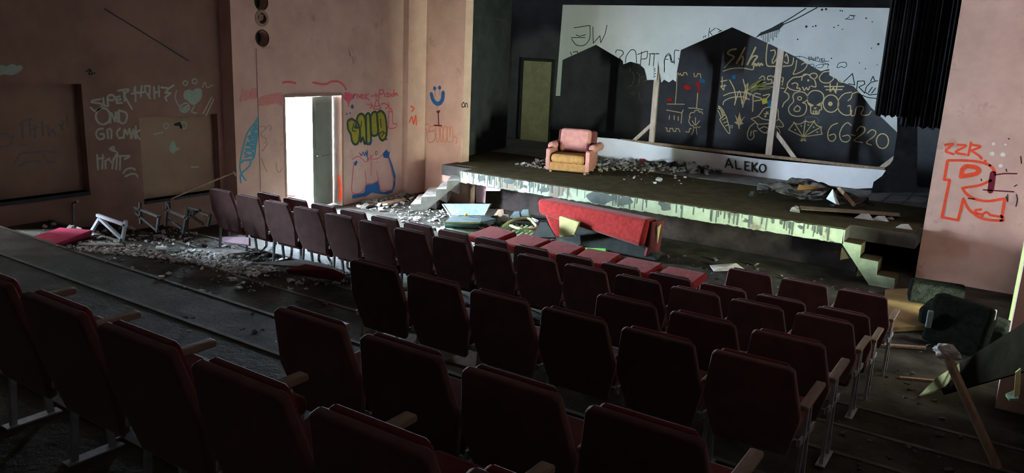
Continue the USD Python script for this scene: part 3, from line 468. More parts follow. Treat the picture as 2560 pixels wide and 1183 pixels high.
# ---------------------------------------------------------------- graffiti on the walls
LW, FP = Plane('X', XL, 1), Plane('Y', YP, -1)
FW = Plane('X', XF, 1)
def lmark(crop, lines, w, label, m, curve=True, lift=0.0): return paint('graffiti', LW, strokes(LW, crop, lines, w, curve), m, wl, label, lift=lift)
def lfill(crop, polys, label, m, curve=True, lift=0.0): return paint('graffiti', LW, fills(LW, crop, polys, curve), m, wl, label, lift=lift)
lmark(G4, [[(435, 215), (470, 140), (500, 105), (560, 97), (625, 110)], [(800, 103), (880, 120), (930, 120), (980, 95), (1050, 95), (1100, 130), (1126, 172)]], .035, 'pink spray arc over the doorway', PINK)
lfill(G3, [[(82, 150), (130, 158), (168, 190), (150, 215), (128, 235), (116, 288), (104, 240), (64, 205)]], 'pink spray blot beside the door corner', PINK)
lmark(G3, [[(165, 165), (160, 206)], [(165, 185), (190, 168), (195, 210)], [(205, 172), (216, 200), (230, 172), (232, 205)], [(236, 188), (256, 184), (242, 172), (236, 204), (266, 206)], [(275, 162), (272, 212)], [(302, 168), (275, 190), (306, 222)], [(325, 186), (382, 180)], [(360, 163), (384, 180), (365, 206)], [(395, 212), (405, 130)], [(405, 134), (436, 130), (436, 160), (403, 170)], [(448, 160), (450, 190)], [(462, 165), (486, 160), (468, 190), (492, 188)], [(495, 162), (505, 190), (514, 166), (524, 188)], [(535, 128), (536, 186), (516, 180), (532, 160)], [(562, 164), (545, 160), (546, 182), (562, 160), (570, 184)]], .022, 'pink sprayed words with an arrow', PINK)
lmark(G3, [[(288, 260), (336, 276)], [(320, 250), (337, 276), (312, 298)], [(346, 304), (358, 270), (372, 228), (388, 220), (398, 268), (412, 302), (346, 306)], [(360, 280), (408, 278)], [(415, 262), (450, 254), (490, 282)], [(458, 300), (491, 282), (480, 248)], [(484, 470), (490, 330), (500, 296), (520, 330), (526, 440), (560, 440), (561, 466), (530, 484), (486, 482), (476, 466)], [(488, 332), (522, 330)]], .02, 'pink sprayed arrows, bell shape and bottle shape', PINK)
lfill(G3, [ell(105, 300, 18, 26), ell(150, 284, 13, 20), ell(98, 352, 6, 9), ell(130, 345, 6, 8), ell(162, 345, 6, 12)], 'blue spray dots', BLUE)
em = [[(145, 395), (180, 420), (188, 452), (172, 476), (218, 482), (216, 560), (202, 620), (170, 632), (146, 600), (136, 540), (110, 490), (108, 420)], [(188, 410), (205, 365), (238, 350), (264, 380), (272, 440), (280, 590), (265, 626), (246, 570), (226, 606), (216, 480)], [(276, 362), (296, 345), (312, 380), (322, 600), (302, 628), (280, 600)], [(318, 372), (346, 334), (376, 352), (386, 520), (356, 552), (326, 530)], [(374, 348), (410, 322), (450, 360), (468, 470), (462, 560), (430, 596), (402, 570), (388, 500)]]
lfill(G3, em, 'olive yellow filled bubble letters', OLIVE, lift=.001)
eo = unary_union([LineString(smoothline(LW.uv(G3, l + [l[0]]))).buffer(.022, quad_segs=2) for l in em] + [strokes(LW, G3, [[(165, 440), (150, 500), (182, 512)], [(236, 420), (230, 472)], [(410, 400), (416, 472)], [(395, 540), (430, 515), (472, 546)], [(420, 560), (440, 530)], ell(465, 586, 4, 4, 6)], .022)])
paint('graffiti', LW, eo.simplify(.002), DGREEN, wl, 'dark outline of the bubble letters', lift=.0035)
lfill(G3, [[(278, 622), (305, 634), (332, 600), (322, 590), (300, 614)]], 'small blue edge under the bubble letters', BLUE, lift=.006)
lmark(G3, [[(218, 712), (236, 738), (250, 703), (262, 738), (275, 698), (281, 742), (291, 688), (292, 782)]], .018, 'blue sprayed zigzag crown', BLUE, False)
lmark(G3, [[(150, 772), (190, 745), (220, 750), (265, 790), (295, 785), (302, 758)], [(318, 758), (350, 770), (400, 755), (440, 712)], [(314, 730), (324, 762), (322, 920)], [(342, 728), (308, 768)], [(165, 800), (150, 950), (145, 1060), (162, 1085), (220, 1080), (260, 1040), (276, 990), (268, 880)], [(375, 880), (390, 950), (410, 1040), (440, 1060), (510, 1050), (526, 980), (505, 850), (480, 750)], [(280, 995), (340, 995), (390, 965)]], .015, 'pink outline of two big rounded legs', PINK, lift=.004)
lfill(G3, [[(150, 1100), (262, 1080), (276, 1005), (340, 1000), (390, 975), (406, 1062), (440, 1076), (520, 1055), (535, 960), (510, 850), (482, 762), (440, 755), (430, 715), (468, 680), (482, 705), (498, 695), (490, 740), (520, 820), (550, 920), (545, 1020), (520, 1078), (470, 1095), (400, 1090), (330, 1078), (280, 1110), (150, 1136)], [(168, 800), (190, 780), (200, 795), (186, 830), (170, 828)]], 'blue filled shadow of the rounded legs', BLUE, False, lift=.001)
lmark(G3, [ell(372, 712, 10, 16, 10)], .012, 'small dark mark', DGREEN)
lmark(G4, [[(88, 285), (110, 178), (132, 275)], [(100, 235), (124, 232)], [(145, 190), (148, 262)], [(145, 190), (175, 200), (180, 240), (148, 262)], [(190, 255), (205, 172), (222, 250)], [(228, 250), (230, 170), (242, 215), (252, 165), (254, 245)]], .045, 'faded red sprayed letters', PPALE)
lfill(G4, [[(255, 260), (300, 235), (440, 205), (495, 215), (497, 330), (420, 310), (330, 330), (262, 330)]], 'faded pink spray patch left of the doorway', PPALE, lift=.013)
fish = strokes(LW, G4, [[(262, 438), (230, 500), (152, 600), (110, 740), (80, 890), (85, 990), (136, 1070)], [(262, 438), (262, 560), (236, 720), (210, 852), (108, 872)], [(80, 902), (112, 878)], [(190, 868), (170, 930), (88, 1010), (86, 1092)], [(250, 480), (222, 540), (250, 560), (190, 600), (240, 640), (170, 660), (230, 702), (150, 700), (220, 762), (130, 760), (214, 802), (124, 842)], [(258, 520), (190, 590), (250, 610), (160, 640), (236, 668), (140, 720), (228, 730), (126, 800), (205, 830)]], .028)
paint('graffiti', LW, fish, TEAL, wl, 'teal sprayed fish with hatched scales')
lmark(G4, [[(278, 548), (300, 535), (322, 546), (310, 580), (284, 592), (292, 640), (326, 650), (332, 690), (310, 702)], [(330, 560), (350, 530), (382, 540), (370, 580)], [(290, 770), (300, 775), (350, 700)], [(285, 850), (310, 920), (340, 985)], [(435, 890), (432, 950), (460, 990), (490, 950)]], .014, 'thin brown loops', BROWNS, lift=.013)
paint('graffiti', Plane('X', XL + .14, 1), strokes(Plane('X', XL + .14, 1), (840, 190, .2705), [[(680, 425), (702, 378), (716, 442), (736, 368), (742, 452)], [(690, 280), (720, 300), (700, 330)]], .03), RED, wl, 'small orange scrawl near the corner')
JP = Plane('Y', DL1 - .03, -1); paint('graffiti', JP, strokes(JP, PX, [[(848, 497), (850, 470), (846, 440), (850, 452), (853, 480), (852, 500)]], .05), RED, wl, 'orange-red spray dab on the door jamb')
def fmark(crop, lines, w, label, m, curve=True, parent=None): return paint('graffiti', FP, strokes(FP, crop, lines, w, curve), m, parent or ws, label)
fmark(G3, [[(882, 168), (896, 220), (925, 253), (960, 253), (985, 215), (990, 155)]], .085, 'blue sprayed smile', BLUE)
fmark(G3, [ell(912, 115, 3, 4, 8), ell(958, 108, 3, 4, 8)], .065, 'two blue eyes over the smile', BLUE)
fmark(G3, [[(915, 135), (916, 195)], [(958, 128), (958, 180)], [(935, 255), (935, 300)]], .006, 'thin blue drips', BLUE)
fmark(G3, [[(945, 320), (950, 452)], [(908, 456), (976, 460)], [(932, 328), (946, 345), (958, 322)]], .026, 'maroon T-shaped mark', MAROON, False)
fmark(G3, [[(825, 448), (812, 480), (838, 502), (850, 600), (880, 615), (910, 592), (916, 560), (905, 512), (858, 510), (868, 472), (850, 445), (825, 448)], [(868, 470), (922, 460)], [(908, 500), (850, 522)], [(922, 480), (930, 600), (950, 600), (956, 480), (930, 460), (922, 480)], [(965, 480), (966, 590), (982, 602), (986, 530), (1000, 602), (1022, 602), (1022, 470), (1000, 475), (990, 520), (985, 470), (965, 480)], [(1030, 470), (1030, 590), (1052, 612), (1082, 590), (1076, 480), (1058, 480), (1056, 560), (1048, 480), (1030, 470)], [(1080, 572), (1100, 560), (1122, 590), (1110, 622)]], .018, 'orange outlined bubble letters', ORANGE)
pln = Plane('Y', YP - .48, -1)
paint('graffiti', pln, strokes(pln, G3, [[(1064, 906), (1090, 898), (1078, 934)], [(1090, 904), (1110, 908), (1112, 938)]], .018), MAROON, fst, 'small dark n on the plinth')
RP = Plane('X', PL0, 1)
paint('graffiti', RP, strokes(RP, G3, [[(1165, 262), (1180, 244), (1190, 280), (1166, 286), (1164, 262)], [(1196, 288), (1198, 255), (1212, 258), (1216, 290)]], .02), INK, ws, 'small black letters on the inner edge')
fmark(G6, [[(155, 306), (182, 290), (400, 295), (540, 320), (612, 362), (642, 412)], [(600, 495), (480, 545), (310, 572)], [(310, 572), (350, 630), (430, 680), (560, 706), (742, 680)], [(742, 680), (712, 870)], [(725, 905), (600, 900), (500, 880), (420, 830), (360, 770), (320, 680)], [(320, 680), (300, 760), (265, 900)], [(265, 900), (100, 870)], [(100, 870), (180, 490)], [(180, 490), (125, 486)], [(125, 486), (155, 306)]], .036, 'big red outlined letter R', RED)
fmark(G6, [[(310, 380), (350, 350), (440, 360), (476, 392), (440, 430), (298, 456)], [(310, 380), (298, 456)]], .06, 'red loop inside the big R', RED)
fmark(G6, [[(700, 855), (728, 880), (700, 905)], [(500, 790), (440, 800), (460, 832), (512, 840), (512, 858)], [(530, 830), (560, 820), (600, 852)], [(600, 850), (720, 870)]], .032, 'small red scribble in the foot of the R', RED)
fmark(G6, [[(135, 132), (212, 124), (140, 192), (218, 226)], [(260, 130), (346, 142), (240, 206), (342, 230)], [(397, 108), (370, 238)], [(397, 130), (492, 150), (398, 190)], [(400, 190), (470, 235), (506, 272)], ell(542, 298, 4, 4, 6)], .03, 'red letters 22R', RED)
fmark(G6, [[(622, 425), (596, 600)]], .075, 'maroon upright bar', MAROON)
fmark(G6, [[(525, 590), (612, 598)], [(636, 598), (832, 610)], [(640, 438), (740, 425), (865, 426)], [(370, 678), (432, 684)]], .018, 'thin dark lines beside the bar', MAROON)
paint('paint_flake', FP, unary_union([Point(*FP.uv(G6, [p])[0]).buffer(r, quad_segs=2) for p, r in (((627, 122), .022), ((612, 222), .03), ((722, 232), .032), ((748, 130), .015), ((700, 345), .026), ((590, 340), .016))]), WSPEC, ws, 'white chips in the plaster').SetCustomDataByKey('kind', 'stuff')
paint('scratch', FP, strokes(FP, G6, [[(840, 555), (865, 540)], [(862, 640), (870, 690), (856, 760)], [(755, 660), (770, 710)], [(905, 250), (912, 320)], [(770, 640), (772, 700)], [(500, 480), (506, 498)], [(756, 380), (762, 402)], [(780, 66), (788, 74)]], .014), INK, ws, 'dark scratches').SetCustomDataByKey('kind', 'stuff')
def cmark(crop, lines, w, label, m=WCHALK, curve=True, pl=FW): return paint('graffiti', pl, strokes(pl, crop, lines, w, curve), m, wl, label)
cmark(G5, [[(215, 330), (150, 340), (120, 360), (190, 370), (242, 390), (210, 420), (160, 456), (112, 418)], [(245, 318), (255, 390), (288, 402)], [(296, 402), (290, 310), (330, 284), (366, 310), (340, 342), (300, 332)], [(380, 308), (390, 372)], [(370, 320), (422, 298)], [(380, 345), (430, 330)], [(388, 372), (442, 368)], [(470, 350), (460, 240)], [(400, 240), (500, 225), (512, 240), (470, 290), (548, 432)]], .03, 'white chalk word SUPER')
cmark(G5, [[(570, 242), (582, 198), (586, 352)], [(545, 272), (612, 258)], [(640, 302), (650, 188)], [(612, 264), (690, 252)], [(680, 192), (738, 190)], [(680, 200), (690, 250), (742, 322)], [(740, 200), (728, 312)], [(780, 200), (786, 322)], [(830, 190), (836, 302)], [(780, 265), (838, 248)], [(858, 205), (940, 215), (988, 183)], [(940, 215), (900, 262), (956, 266), (900, 310), (915, 348)]], .03, 'white chalk word beside SUPER', curve=False)
cmark(G5, [ell(242, 510, 76, 86), [(318, 580), (330, 478), (370, 562), (376, 468)], [(410, 460), (420, 570), (470, 580), (496, 520), (480, 470), (408, 448)], [(395, 470), (400, 570)]], .03, 'white chalk letters of the second line')
cmark(G5, [[(242, 640), (190, 650), (168, 700), (200, 752), (252, 740), (246, 698), (215, 700)], [(288, 650), (296, 742)], [(308, 640), (332, 662), (330, 742)], [(422, 638), (388, 682), (410, 740), (448, 735)], [(460, 742), (470, 650), (500, 702), (522, 640), (536, 742)], [(545, 742), (562, 650), (582, 742)], [(588, 618), (592, 742)], [(628, 658), (595, 690), (628, 752)]], .03, 'white chalk letters of the third line')
cmark(G5, [[(180, 918), (190, 1072)], [(180, 962), (252, 948)], [(240, 918), (235, 1062)], [(270, 1062), (265, 980), (312, 958)], [(300, 960), (342, 1012), (382, 908)], [(340, 1062), (352, 958)], [(380, 1072), (396, 898)], [(420, 1072), (426, 938)], [(400, 930), (522, 928)], [(470, 962), (520, 940)]], .028, 'white chalk letters of the lowest line', curve=False)
paint('graffiti', FW, fills(FW, G5, [[(300, 850), (345, 822), (372, 840), (368, 862), (402, 892), (360, 888), (330, 880)]]), WCHALK, wl, 'white chalk blot')
cmark(G5, [[(455, 1112), (490, 1070), (550, 1058), (582, 1076)], [(475, 1148), (540, 1120), (592, 1124), (608, 1152)]], .026, 'two white chalk arcs')
paint('graffiti', FW, fills(FW, G5, [[(1150, 225), (1190, 240), (1222, 218), (1280, 225), (1286, 300), (1250, 360), (1190, 392), (1140, 350), (1095, 312), (1100, 250)]]), MCHALK, wl, 'mint chalk filled heart shape')
cmark(G5, [[(1060, 400), (1110, 372), (1150, 392), (1150, 440), (1100, 470), (1055, 440), (1060, 400)], [(1070, 430), (1140, 400), (1080, 455), (1145, 430)], ell(1112, 160, 24, 24, 10), ell(1210, 140, 26, 26, 10), [(1020, 240), (1004, 300), (1020, 360), (1052, 412)], [(1292, 205), (1320, 150), (1342, 205), (1402, 180)], [(1210, 400), (1180, 460), (1228, 476)]], .022, 'mint chalk loops round the heart', MCHALK)
cmark(G5, [[(1390, 308), (1300, 482)], [(1412, 328), (1332, 502)]], .022, 'two slanting white chalk strokes')
NP = Plane('X', XF - NICHE, 1)
cmark(G5, [ell(908, 612, 24, 30, 12), ell(1095, 605, 30, 36, 12)], .022, 'two mint chalk rings in the niche', MCHALK, pl=NP)
cmark(G5, [[(785, 700), (872, 680)], [(1175, 1050), (1252, 1044)]], .022, 'short chalk strokes in the niche', WCHALK, pl=NP)
paint('graffiti', NP, fills(NP, G5, [[(955, 800), (985, 770), (1020, 835), (1060, 850), (1010, 880), (980, 905), (940, 860)]]), MCHALK, wl, 'rubbed mint chalk smear in the niche')
paint('hole', NP, fills(NP, G5, [[(990, 590), (1050, 572), (1070, 600), (1080, 640), (1058, 638), (1045, 612), (1005, 612)]]), BLACKP, wl, 'dark broken hole in the niche')
N1 = Plane('X', XF - NICHE, 1); G8 = (0, 130, .262)
cmark(G8, [[(190, 700), (210, 670), (290, 640), (310, 650)], [(210, 680), (220, 830)], [(280, 660), (290, 800)], [(330, 700), (340, 820)], [(300, 740), (360, 720)], [(400, 660), (410, 800)], [(395, 720), (460, 700)], [(460, 720), (470, 800), (500, 740), (530, 790)], [(565, 690), (600, 740)], [(600, 660), (590, 740)], [(640, 600), (645, 700)], [(0, 780), (60, 785), (110, 830), (90, 890), (0, 910)], [(130, 820), (120, 790)], [(180, 880), (240, 890)]], .025, 'faint violet chalk scrawl in the dark niche', SMOKE, pl=N1)
cmark(G8, [[(140, 1060), (200, 970), (300, 960), (420, 950), (520, 960)], [(180, 1090), (260, 1050), (380, 1040)], [(420, 980), (440, 1040), (520, 1050)]], .03, 'faint grey chalk arcs in the dark niche', SMOKE, pl=N1)
cmark(G8, [[(820, 190), (860, 165), (850, 215), (905, 200)], [(870, 180), (880, 210)]], .016, 'small dark scrawl high on the wall', BLACKP)
cmark(G8, [[(-30, 170), (20, 150), (60, 165), (120, 140), (160, 165), (190, 150)], [(-20, 200), (40, 185), (100, 195), (150, 180)]], .07, 'pale smeared patch high on the wall', MCHALK)

for (x, y), w in (((878, 130), .10), ((886, 150), .08), ((1033, 200), .07)):
    c_ = atX(x, y, XL if x < 1000 else XL + .14)
    obj('peeling_paint', hullof([c_ + np.array(v) * w for v in ((.0, -.6, .8), (.0, .6, .7), (.35, .3, -.5), (.3, -.3, -.8))], .003), SALMON, wl)

# ---------------------------------------------------------------- theatre seats
def hexback(t, off, grow=0.0):
    hw = [(-.20, .0), (-.257, .24), (-.257, .27), (-.212, .538), (-.198, .548), (.198, .548), (.212, .538), (.257, .27), (.257, .24), (.20, .0)]
    top, botm = np.array([0, 0.0, .85]), np.array([0, .135, .31]); d = (top - botm) / np.linalg.norm(top - botm); nrm = np.cross([1, 0, 0], d)
    if nrm[1] < 0: nrm = -nrm
    pts = []
    for u, v in hw:
        uu = u * (1 + grow); p = botm + np.array([uu, 0, 0]) + d * v
        pts += [p + nrm * (off - t / 2), p + nrm * (off + t / 2)]
    return pts
def build_seat(name, label, right_end=False, up=False, loc=(0, 0, 0), rz=0, cat='theatre seat', group=None, arms=True, low=False):
    t = thing(name, label, cat, loc, rz, group)
    obj('back_panel', hullof(hexback(.022, 0.0), .012, 8), SHELL, t, smooth=40)
    obj('backrest', hullof(hexback(.016, .032, -.16), .012, 8), VELVET, t, smooth=40)
    s = rbox(.45, .42, .16 if low else .085, .03, 10)
    if up:
        s.apply_transform(trimesh.transformations.rotation_matrix(math.radians(72), [1, 0, 0])); s.apply_translation((0, .285, .545))
    else:
        s.apply_transform(trimesh.transformations.rotation_matrix(math.radians(4), [1, 0, 0])); s.apply_translation((0, .385, .33 if low else .42))
    obj('seat_cushion', s, VELVET, t, smooth=40)
    for sx in ((-1, 1) if right_end else (-1,)):
        x = sx * .271
        obj('leg', bar((x, .16, 0), (x, .21, .58), .022, .028), STEEL, t); obj('leg', bar((x, .34, 0), (x, .27, .58), .022, .028), STEEL, t)
        obj('foot_plate', bx(x - .03, x + .03, .12, .38, 0, .008), STEEL, t)
        obj('seat_bracket', bar((x, .10, .40), (x, .46, .37), .014, .04), STEEL, t)
        if arms:
            a = rbox(.056, .42, .03, .008, 6); a.apply_translation((x, .30, .61)); obj('armrest', a, ARMW, t, smooth=30)
    obj('cross_rail', bar((-.262, .235, .33), (.235, .235, .33), .025, .035), STEEL, t)
    return t
PROTO = {}
def seat(kind, label, loc, rz, group=None):
    if kind not in PROTO:
        PROTO[kind] = build_seat('theatre_seat', label, right_end=kind[0], up=kind[1], loc=loc, rz=rz, arms=kind[2], low=kind[3]); return PROTO[kind]
    return dup(PROTO[kind], 'theatre_seat', label, 'theatre seat', loc, rz)
ORD = ['first', 'second', 'third', 'fourth', 'fifth', 'sixth', 'seventh', 'eighth', 'ninth', 'tenth', 'eleventh', 'twelfth', 'thirteenth', 'fourteenth', 'fifteenth']
def row(key, xl, desc, rights=True, ups=(), noarm=()):
    y, z = rows[key]; n = len(xl)
    for k, x in enumerate(xl):
        end = k == n - 1 and rights
        place = 'leftmost' if k == 0 else 'rightmost' if k == n - 1 else f'{ORD[k]} from the left'
        seat((end, k in ups, k not in noarm, key in 'DE'), f'maroon theatre seat, {place} in {desc}', (x + .225, y, z), rnd.uniform(-.4, .4))
row('A', np.linspace(-3.86, -1.07, 6), 'the nearest row, at bottom left', rights=False)
row('B', np.linspace(-2.86, -1.19, 4), 'the second nearest row, of four')
row('C', np.linspace(-4.05, -1.29, 6), 'the row of six')
row('C2', np.linspace(-2.41, -1.3, 3), 'the short middle row of three')
row('D', np.linspace(-9.14, -1.41, 15), 'the nearer long row of fifteen')
row('E', np.linspace(-9.17, -1.41, 15), 'the farther long row of fifteen')
row('F', np.linspace(-2.49, -1.375, 3), 'the front row by the right steps')
def bench_seat(label, loc, rz, tilt):
    t = thing('backless_seat', label, 'seat', loc, rz)
    s = rbox(.5, .5, .10, .035, 10); s.apply_transform(trimesh.transformations.rotation_matrix(math.radians(tilt), [1, 0, 0])); s.apply_translation((0, .02, .47))
    obj('seat_cushion', s, REDUP, t, smooth=40)
    for x in (-.22, .22): obj('leg', bar((x, -.12, 0), (x, -.05, .42), .022, .028), STEEL, t); obj('leg', bar((x, .14, 0), (x, .06, .42), .022, .028), STEEL, t)
    return t
for k, (x, y, r, tl, l) in enumerate([(-6.02, 8.72, -10, 8, 'red seat without a back, nearest the ribbed mint sheet'), (-5.44, 8.68, -8, 6, 'red seat without a back, before the black angular board'), (-4.9, 8.66, -4, 6, 'red seat without a back, before the yellow foam pad'), (-4.34, 8.62, 3, 6, 'red seat without a back, right of the bright green strip'), (-3.78, 8.60, 0, 3, 'red seat without a back, second from the front row stub'), (-3.2, 8.56, 1, 3, 'red seat without a back, beside the front row stub')]):
    bench_seat(l, (x, y, 0.012 if y < 9 else 0), r, tl)
# frames left where seats were torn out, at the left
def frame_thing(label, Y, segs, w, m, name='wrecked_bench', cat='metal frame'):
    t = thing(name, label, cat, (0, 0, 0))
    for nm, a, b in segs:
        obj(nm, bar(atY(*a, Y), atY(*b, Y), w, w), m, t)
    return t
frame_thing('pale blue-lit bare metal seat frame beside the torn red cushion', 5.22, [('beam', (243, 538), (316, 564)), ('leg', (315, 552), (304, 609)), ('leg', (249, 546), (229, 579)), ('brace', (250, 547), (308, 601))], .035, PALESTEEL)
frame_thing('upright bent metal post behind the torn red cushion', 5.6, [('post', (183, 508), (184, 560)), ('hook', (183, 508), (194, 504)), ('foot', (184, 560), (192, 574))], .025, STEEL, 'metal_post', 'post')
RUST = mat('rusty_dark_steel', (0.06, 0.055, 0.05), (0.035, 0.03, 0.026), scale=14, rough=.7)
frame_thing('dark metal seat frame right of the pale one', 5.75, [('beam', (336, 518), (400, 543)), ('leg', (350, 506), (352, 560)), ('leg', (398, 540), (392, 580)), ('brace', (340, 532), (390, 574))], .03, RUST)
frame_thing('rusty dark seat frame under the leaning rod', 6.0, [('beam', (415, 524), (470, 546)), ('leg', (418, 505), (414, 566)), ('leg', (466, 540), (458, 584)), ('brace', (420, 546), (456, 572)), ('plate', (421, 508), (424, 522))], .03, RUST)
frame_thing('dark seat frame nearest the left end of the seat rows', 6.25, [('beam', (470, 520), (526, 540)), ('leg', (470, 518), (466, 580)), ('leg', (526, 536), (520, 566)), ('brace', (474, 534), (508, 562)), ('brace', (468, 546), (500, 526))], .03, RUST)
rd = thing('bent_rod', 'thin bent rod leaning against the wall corner by the chalk letters', 'rod')
obj('rod', tube(smoothline([atY(425, 508, 6.3), atY(436, 494, 6.4), atY(510, 462, 7.1), atY(583, 432, 7.95)]), .014, 6), WOOD, rd)
obj('rod_tip', bar(atY(581, 429, 7.95), atY(592, 440, 8.0), .03), PALEWOOD, rd)

# ---------------------------------------------------------------- on the stage
ch = thing('armchair', 'worn armchair with rose back and ochre seat standing alone on the stage', 'armchair', (-7.40, 13.38, ZS + .008), 14)
def rb(sx, sy, sz, c, r=.04, rx=0, rz=0):
    m = rbox(sx, sy, sz, r, 12)
    if rx: m.apply_transform(trimesh.transformations.rotation_matrix(math.radians(rx), [1, 0, 0]))
    if rz: m.apply_transform(trimesh.transformations.rotation_matrix(math.radians(rz), [0, 0, 1]))
    m.apply_translation(c); return m
obj('base', rb(.80, .68, .16, (0, 0, .12), .03), OCHRE, ch, smooth=40)
obj('seat_cushion', rb(.67, .58, .17, (-.0, -.08, .275), .07), OCHRE, ch, smooth=40)
obj('back_frame', rb(.76, .16, .72, (0, .31, .42), .05, rx=-10), mat('plum_cloth', (0.13, 0.045, 0.045), (0.09, 0.03, 0.03), scale=14, rough=0.95, spec=.03), ch, smooth=40)
bc = obj('back_cushion', rb(.60, .20, .46, (0, .19, .58), .07, rx=-12), ROSE, ch, smooth=40)
for x in (-.16, 0, .16): obj('button', rb(.035, .02, .035, (x, .095, .50), .008), ROSE, bc)
for sx in (-1, 1):
    side = rb(.09, .64, .36, (sx * .385, -.01, .28), .03)
    roll = trimesh.creation.capsule(height=.54, radius=.082, count=[12, 14]); roll.apply_transform(trimesh.transformations.rotation_matrix(math.pi / 2, [1, 0, 0])); roll.apply_translation((sx * .41, .25, .47))
    a = obj('arm', side, mat('rose_arm_cloth', (0.30, 0.13, 0.105), (0.22, 0.09, 0.075), scale=12, rough=.95, spec=.03), ch, smooth=40); obj('arm_roll', roll, ROSE, a, smooth=40)
    obj('arm_front', rb(.075, .03, .38, (sx * .39, -.335, .25), .01), ROSE, a, smooth=40)
for x in (-.34, .34):
    for y in (-.28, .28): obj('foot', trimesh.creation.cylinder(.025, .05, sections=10, transform=trimesh.transformations.translation_matrix((x, y, .025))), WOOD, ch)

# black curtain at the right of the opening
def pleated(x0, x1, y, z0, z1, n, amp, seed):
    r = np.random.default_rng(seed); N = n * 10; xs = np.linspace(x0, x1, N); zs = np.linspace(z0, z1, 9)
    ph = np.cumsum(r.uniform(.6, 1.4, N)) / 10 * 2 * np.pi
    V = []
    for j, z in enumerate(zs):
        k = 1 - .25 * j / 8
        V.append(np.column_stack([xs + .012 * np.sin(ph * 1.7 + j * .3), y + amp * k * np.sin(ph + .12 * j), np.full(N, z) + (.02 * np.sin(ph * .5) if j == 0 else 0)]))
    V = np.vstack(V); n2 = len(V); Bk = V + [0, .012, 0]; f = []
    for j in range(8):
        for i in range(N - 1):
            a, b, c, d = j * N + i, j * N + i + 1, (j + 1) * N + i + 1, (j + 1) * N + i
            f += [[a, b, c], [a, c, d], [b + n2, a + n2, c + n2], [c + n2, a + n2, d + n2]]
            if j == 0: f += [[b, a, a + n2], [b, a + n2, b + n2]]
    for j in range(8):
        for i in (0, N - 1):
            a, d = j * N + i, (j + 1) * N + i; q = [[a, d, d + n2], [a, d + n2, a + n2]]; f += q if i == 0 else [k[::-1] for k in q]
    return trimesh.Trimesh(np.vstack([V, Bk]), np.array(f), process=False)
cu = thing('stage_curtain', 'black pleated curtain bunched at the right side of the stage opening', 'curtain')
obj('curtain_panel', pleated(-2.13, -1.74, 13.32, 2.26, 4.9, 8, .055, 1), BLACKCL, cu, smooth=True); obj('curtain_panel', pleated(-1.78, -1.15, 13.44, 2.12, 4.9, 10, .06, 2), BLACKCL, cu, smooth=True)
obj('curtain_rail', bar((-2.6, 13.38, 4.95), (-.9, 13.38, 4.95), .05), STEEL, cu)
lg = Plane('Y', 15.45, -1)
lgp = fills(lg, PX, [[(2243, 240), (2243, 335), (2232, 400), (2205, 440), (2184, 455), (2178, 482), (2292, 482), (2294, 240)]], False)
obj('masking_drape', sheet_from(lgp, 15.45, amp=.05, seed=5, thick=.01), BLACKCL, smooth=40, label='black drape hanging to the stage floor right of the cut screen', cat='curtain')
mf = thing('masking_flat', 'tall black flat screening the left wing of the stage', 'stage flat')
obj('panel', bar((-9.95, 13.42, 2.4), (-10.28, 15.35, 2.4), .03, 3.3), BLACKW, mf); obj('batten', bar((-9.97, 13.42, 3.6), (-10.30, 15.35, 3.6), .08, .06), BLACKP, mf)
obj('batten', bar((-9.97, 13.42, 1.2), (-10.30, 15.35, 1.2), .08, .06), BLACKP, mf)
d2 = thing('door_3', kind='structure')
dp = Plane('Y', YBK, -1); q = fills(dp, PX, [[(1310, 152), (1375, 155), (1373, 348), (1303, 348)]], False); x0, z0, x1, z1 = q.bounds
obj('door_leaf', bx(x0 + .03, x1, YBK - .05, YBK - .006, ZS + .01, z1), PALEDOOR, d2, label='ochre door at the back of the stage'); obj('door_frame', cat_([bx(x0 - .05, x0 + .03, YBK - .06, YBK - .006, ZS + .01, z1 + .06), bx(x1, x1 + .06, YBK - .06, YBK - .006, ZS + .01, z1 + .06), bx(x0 + .03, x1, YBK - .06, YBK - .006, z1, z1 + .06)]), BLACKP, d2)
obj('door_handle', bar((x1 - .16, YBK - .08, 1.72), (x1 - .06, YBK - .08, 1.72), .02), STEEL, d2)

# ---------------------------------------------------------------- rubble
def flakes(n, xr, yr, zf, smin, smax, seed, flat_=.35, dens=None):
    r = np.random.default_rng(seed); V, F = [], []
    base = np.array([[-1, -1, -1], [1, -1, -1], [1, 1, -1], [-1, 1, -1], [-1, -1, 1], [1, -1, 1], [1, 1, 1], [-1, 1, 1]], float)
    fc = np.array([[0, 2, 1], [0, 3, 2], [4, 5, 6], [4, 6, 7], [0, 1, 5], [0, 5, 4], [1, 2, 6], [1, 6, 5], [2, 3, 7], [2, 7, 6], [3, 0, 4], [3, 4, 7]])
    k = 0
    while k < n:
        x, y = r.uniform(*xr), r.uniform(*yr)
        if dens is not None and r.random() > dens(x, y): k += .02; continue
        s = smin * (smax / smin) ** (r.random() ** 2); sc = np.array([s, s * r.uniform(.4, 1), s * flat_ * r.uniform(.4, 1)]) / 2
        v = base * sc * r.uniform(.7, 1.15, (8, 3)); v = v @ np.asarray(trimesh.transformations.euler_matrix(r.normal(0, .25), r.normal(0, .25), r.uniform(0, 6.28)))[:3, :3].T
        z = zf(x, y) if callable(zf) else zf
        v += [x, y, z - v[:, 2].min() - .002]
        V.append(v); F.append(fc + 8 * (len(V) - 1)); k += 1
    return trimesh.Trimesh(np.vstack(V), np.vstack(F), process=False)
def stuff(name, mesh, m, label, cat='rubble', on=None): return obj(name, mesh, m, on, label=label, cat=None if on else cat, kind='stuff')
blob = lambda cx, cy, rx, ry: (lambda x, y: math.exp(-((x - cx) / rx) ** 2 - ((y - cy) / ry) ** 2))
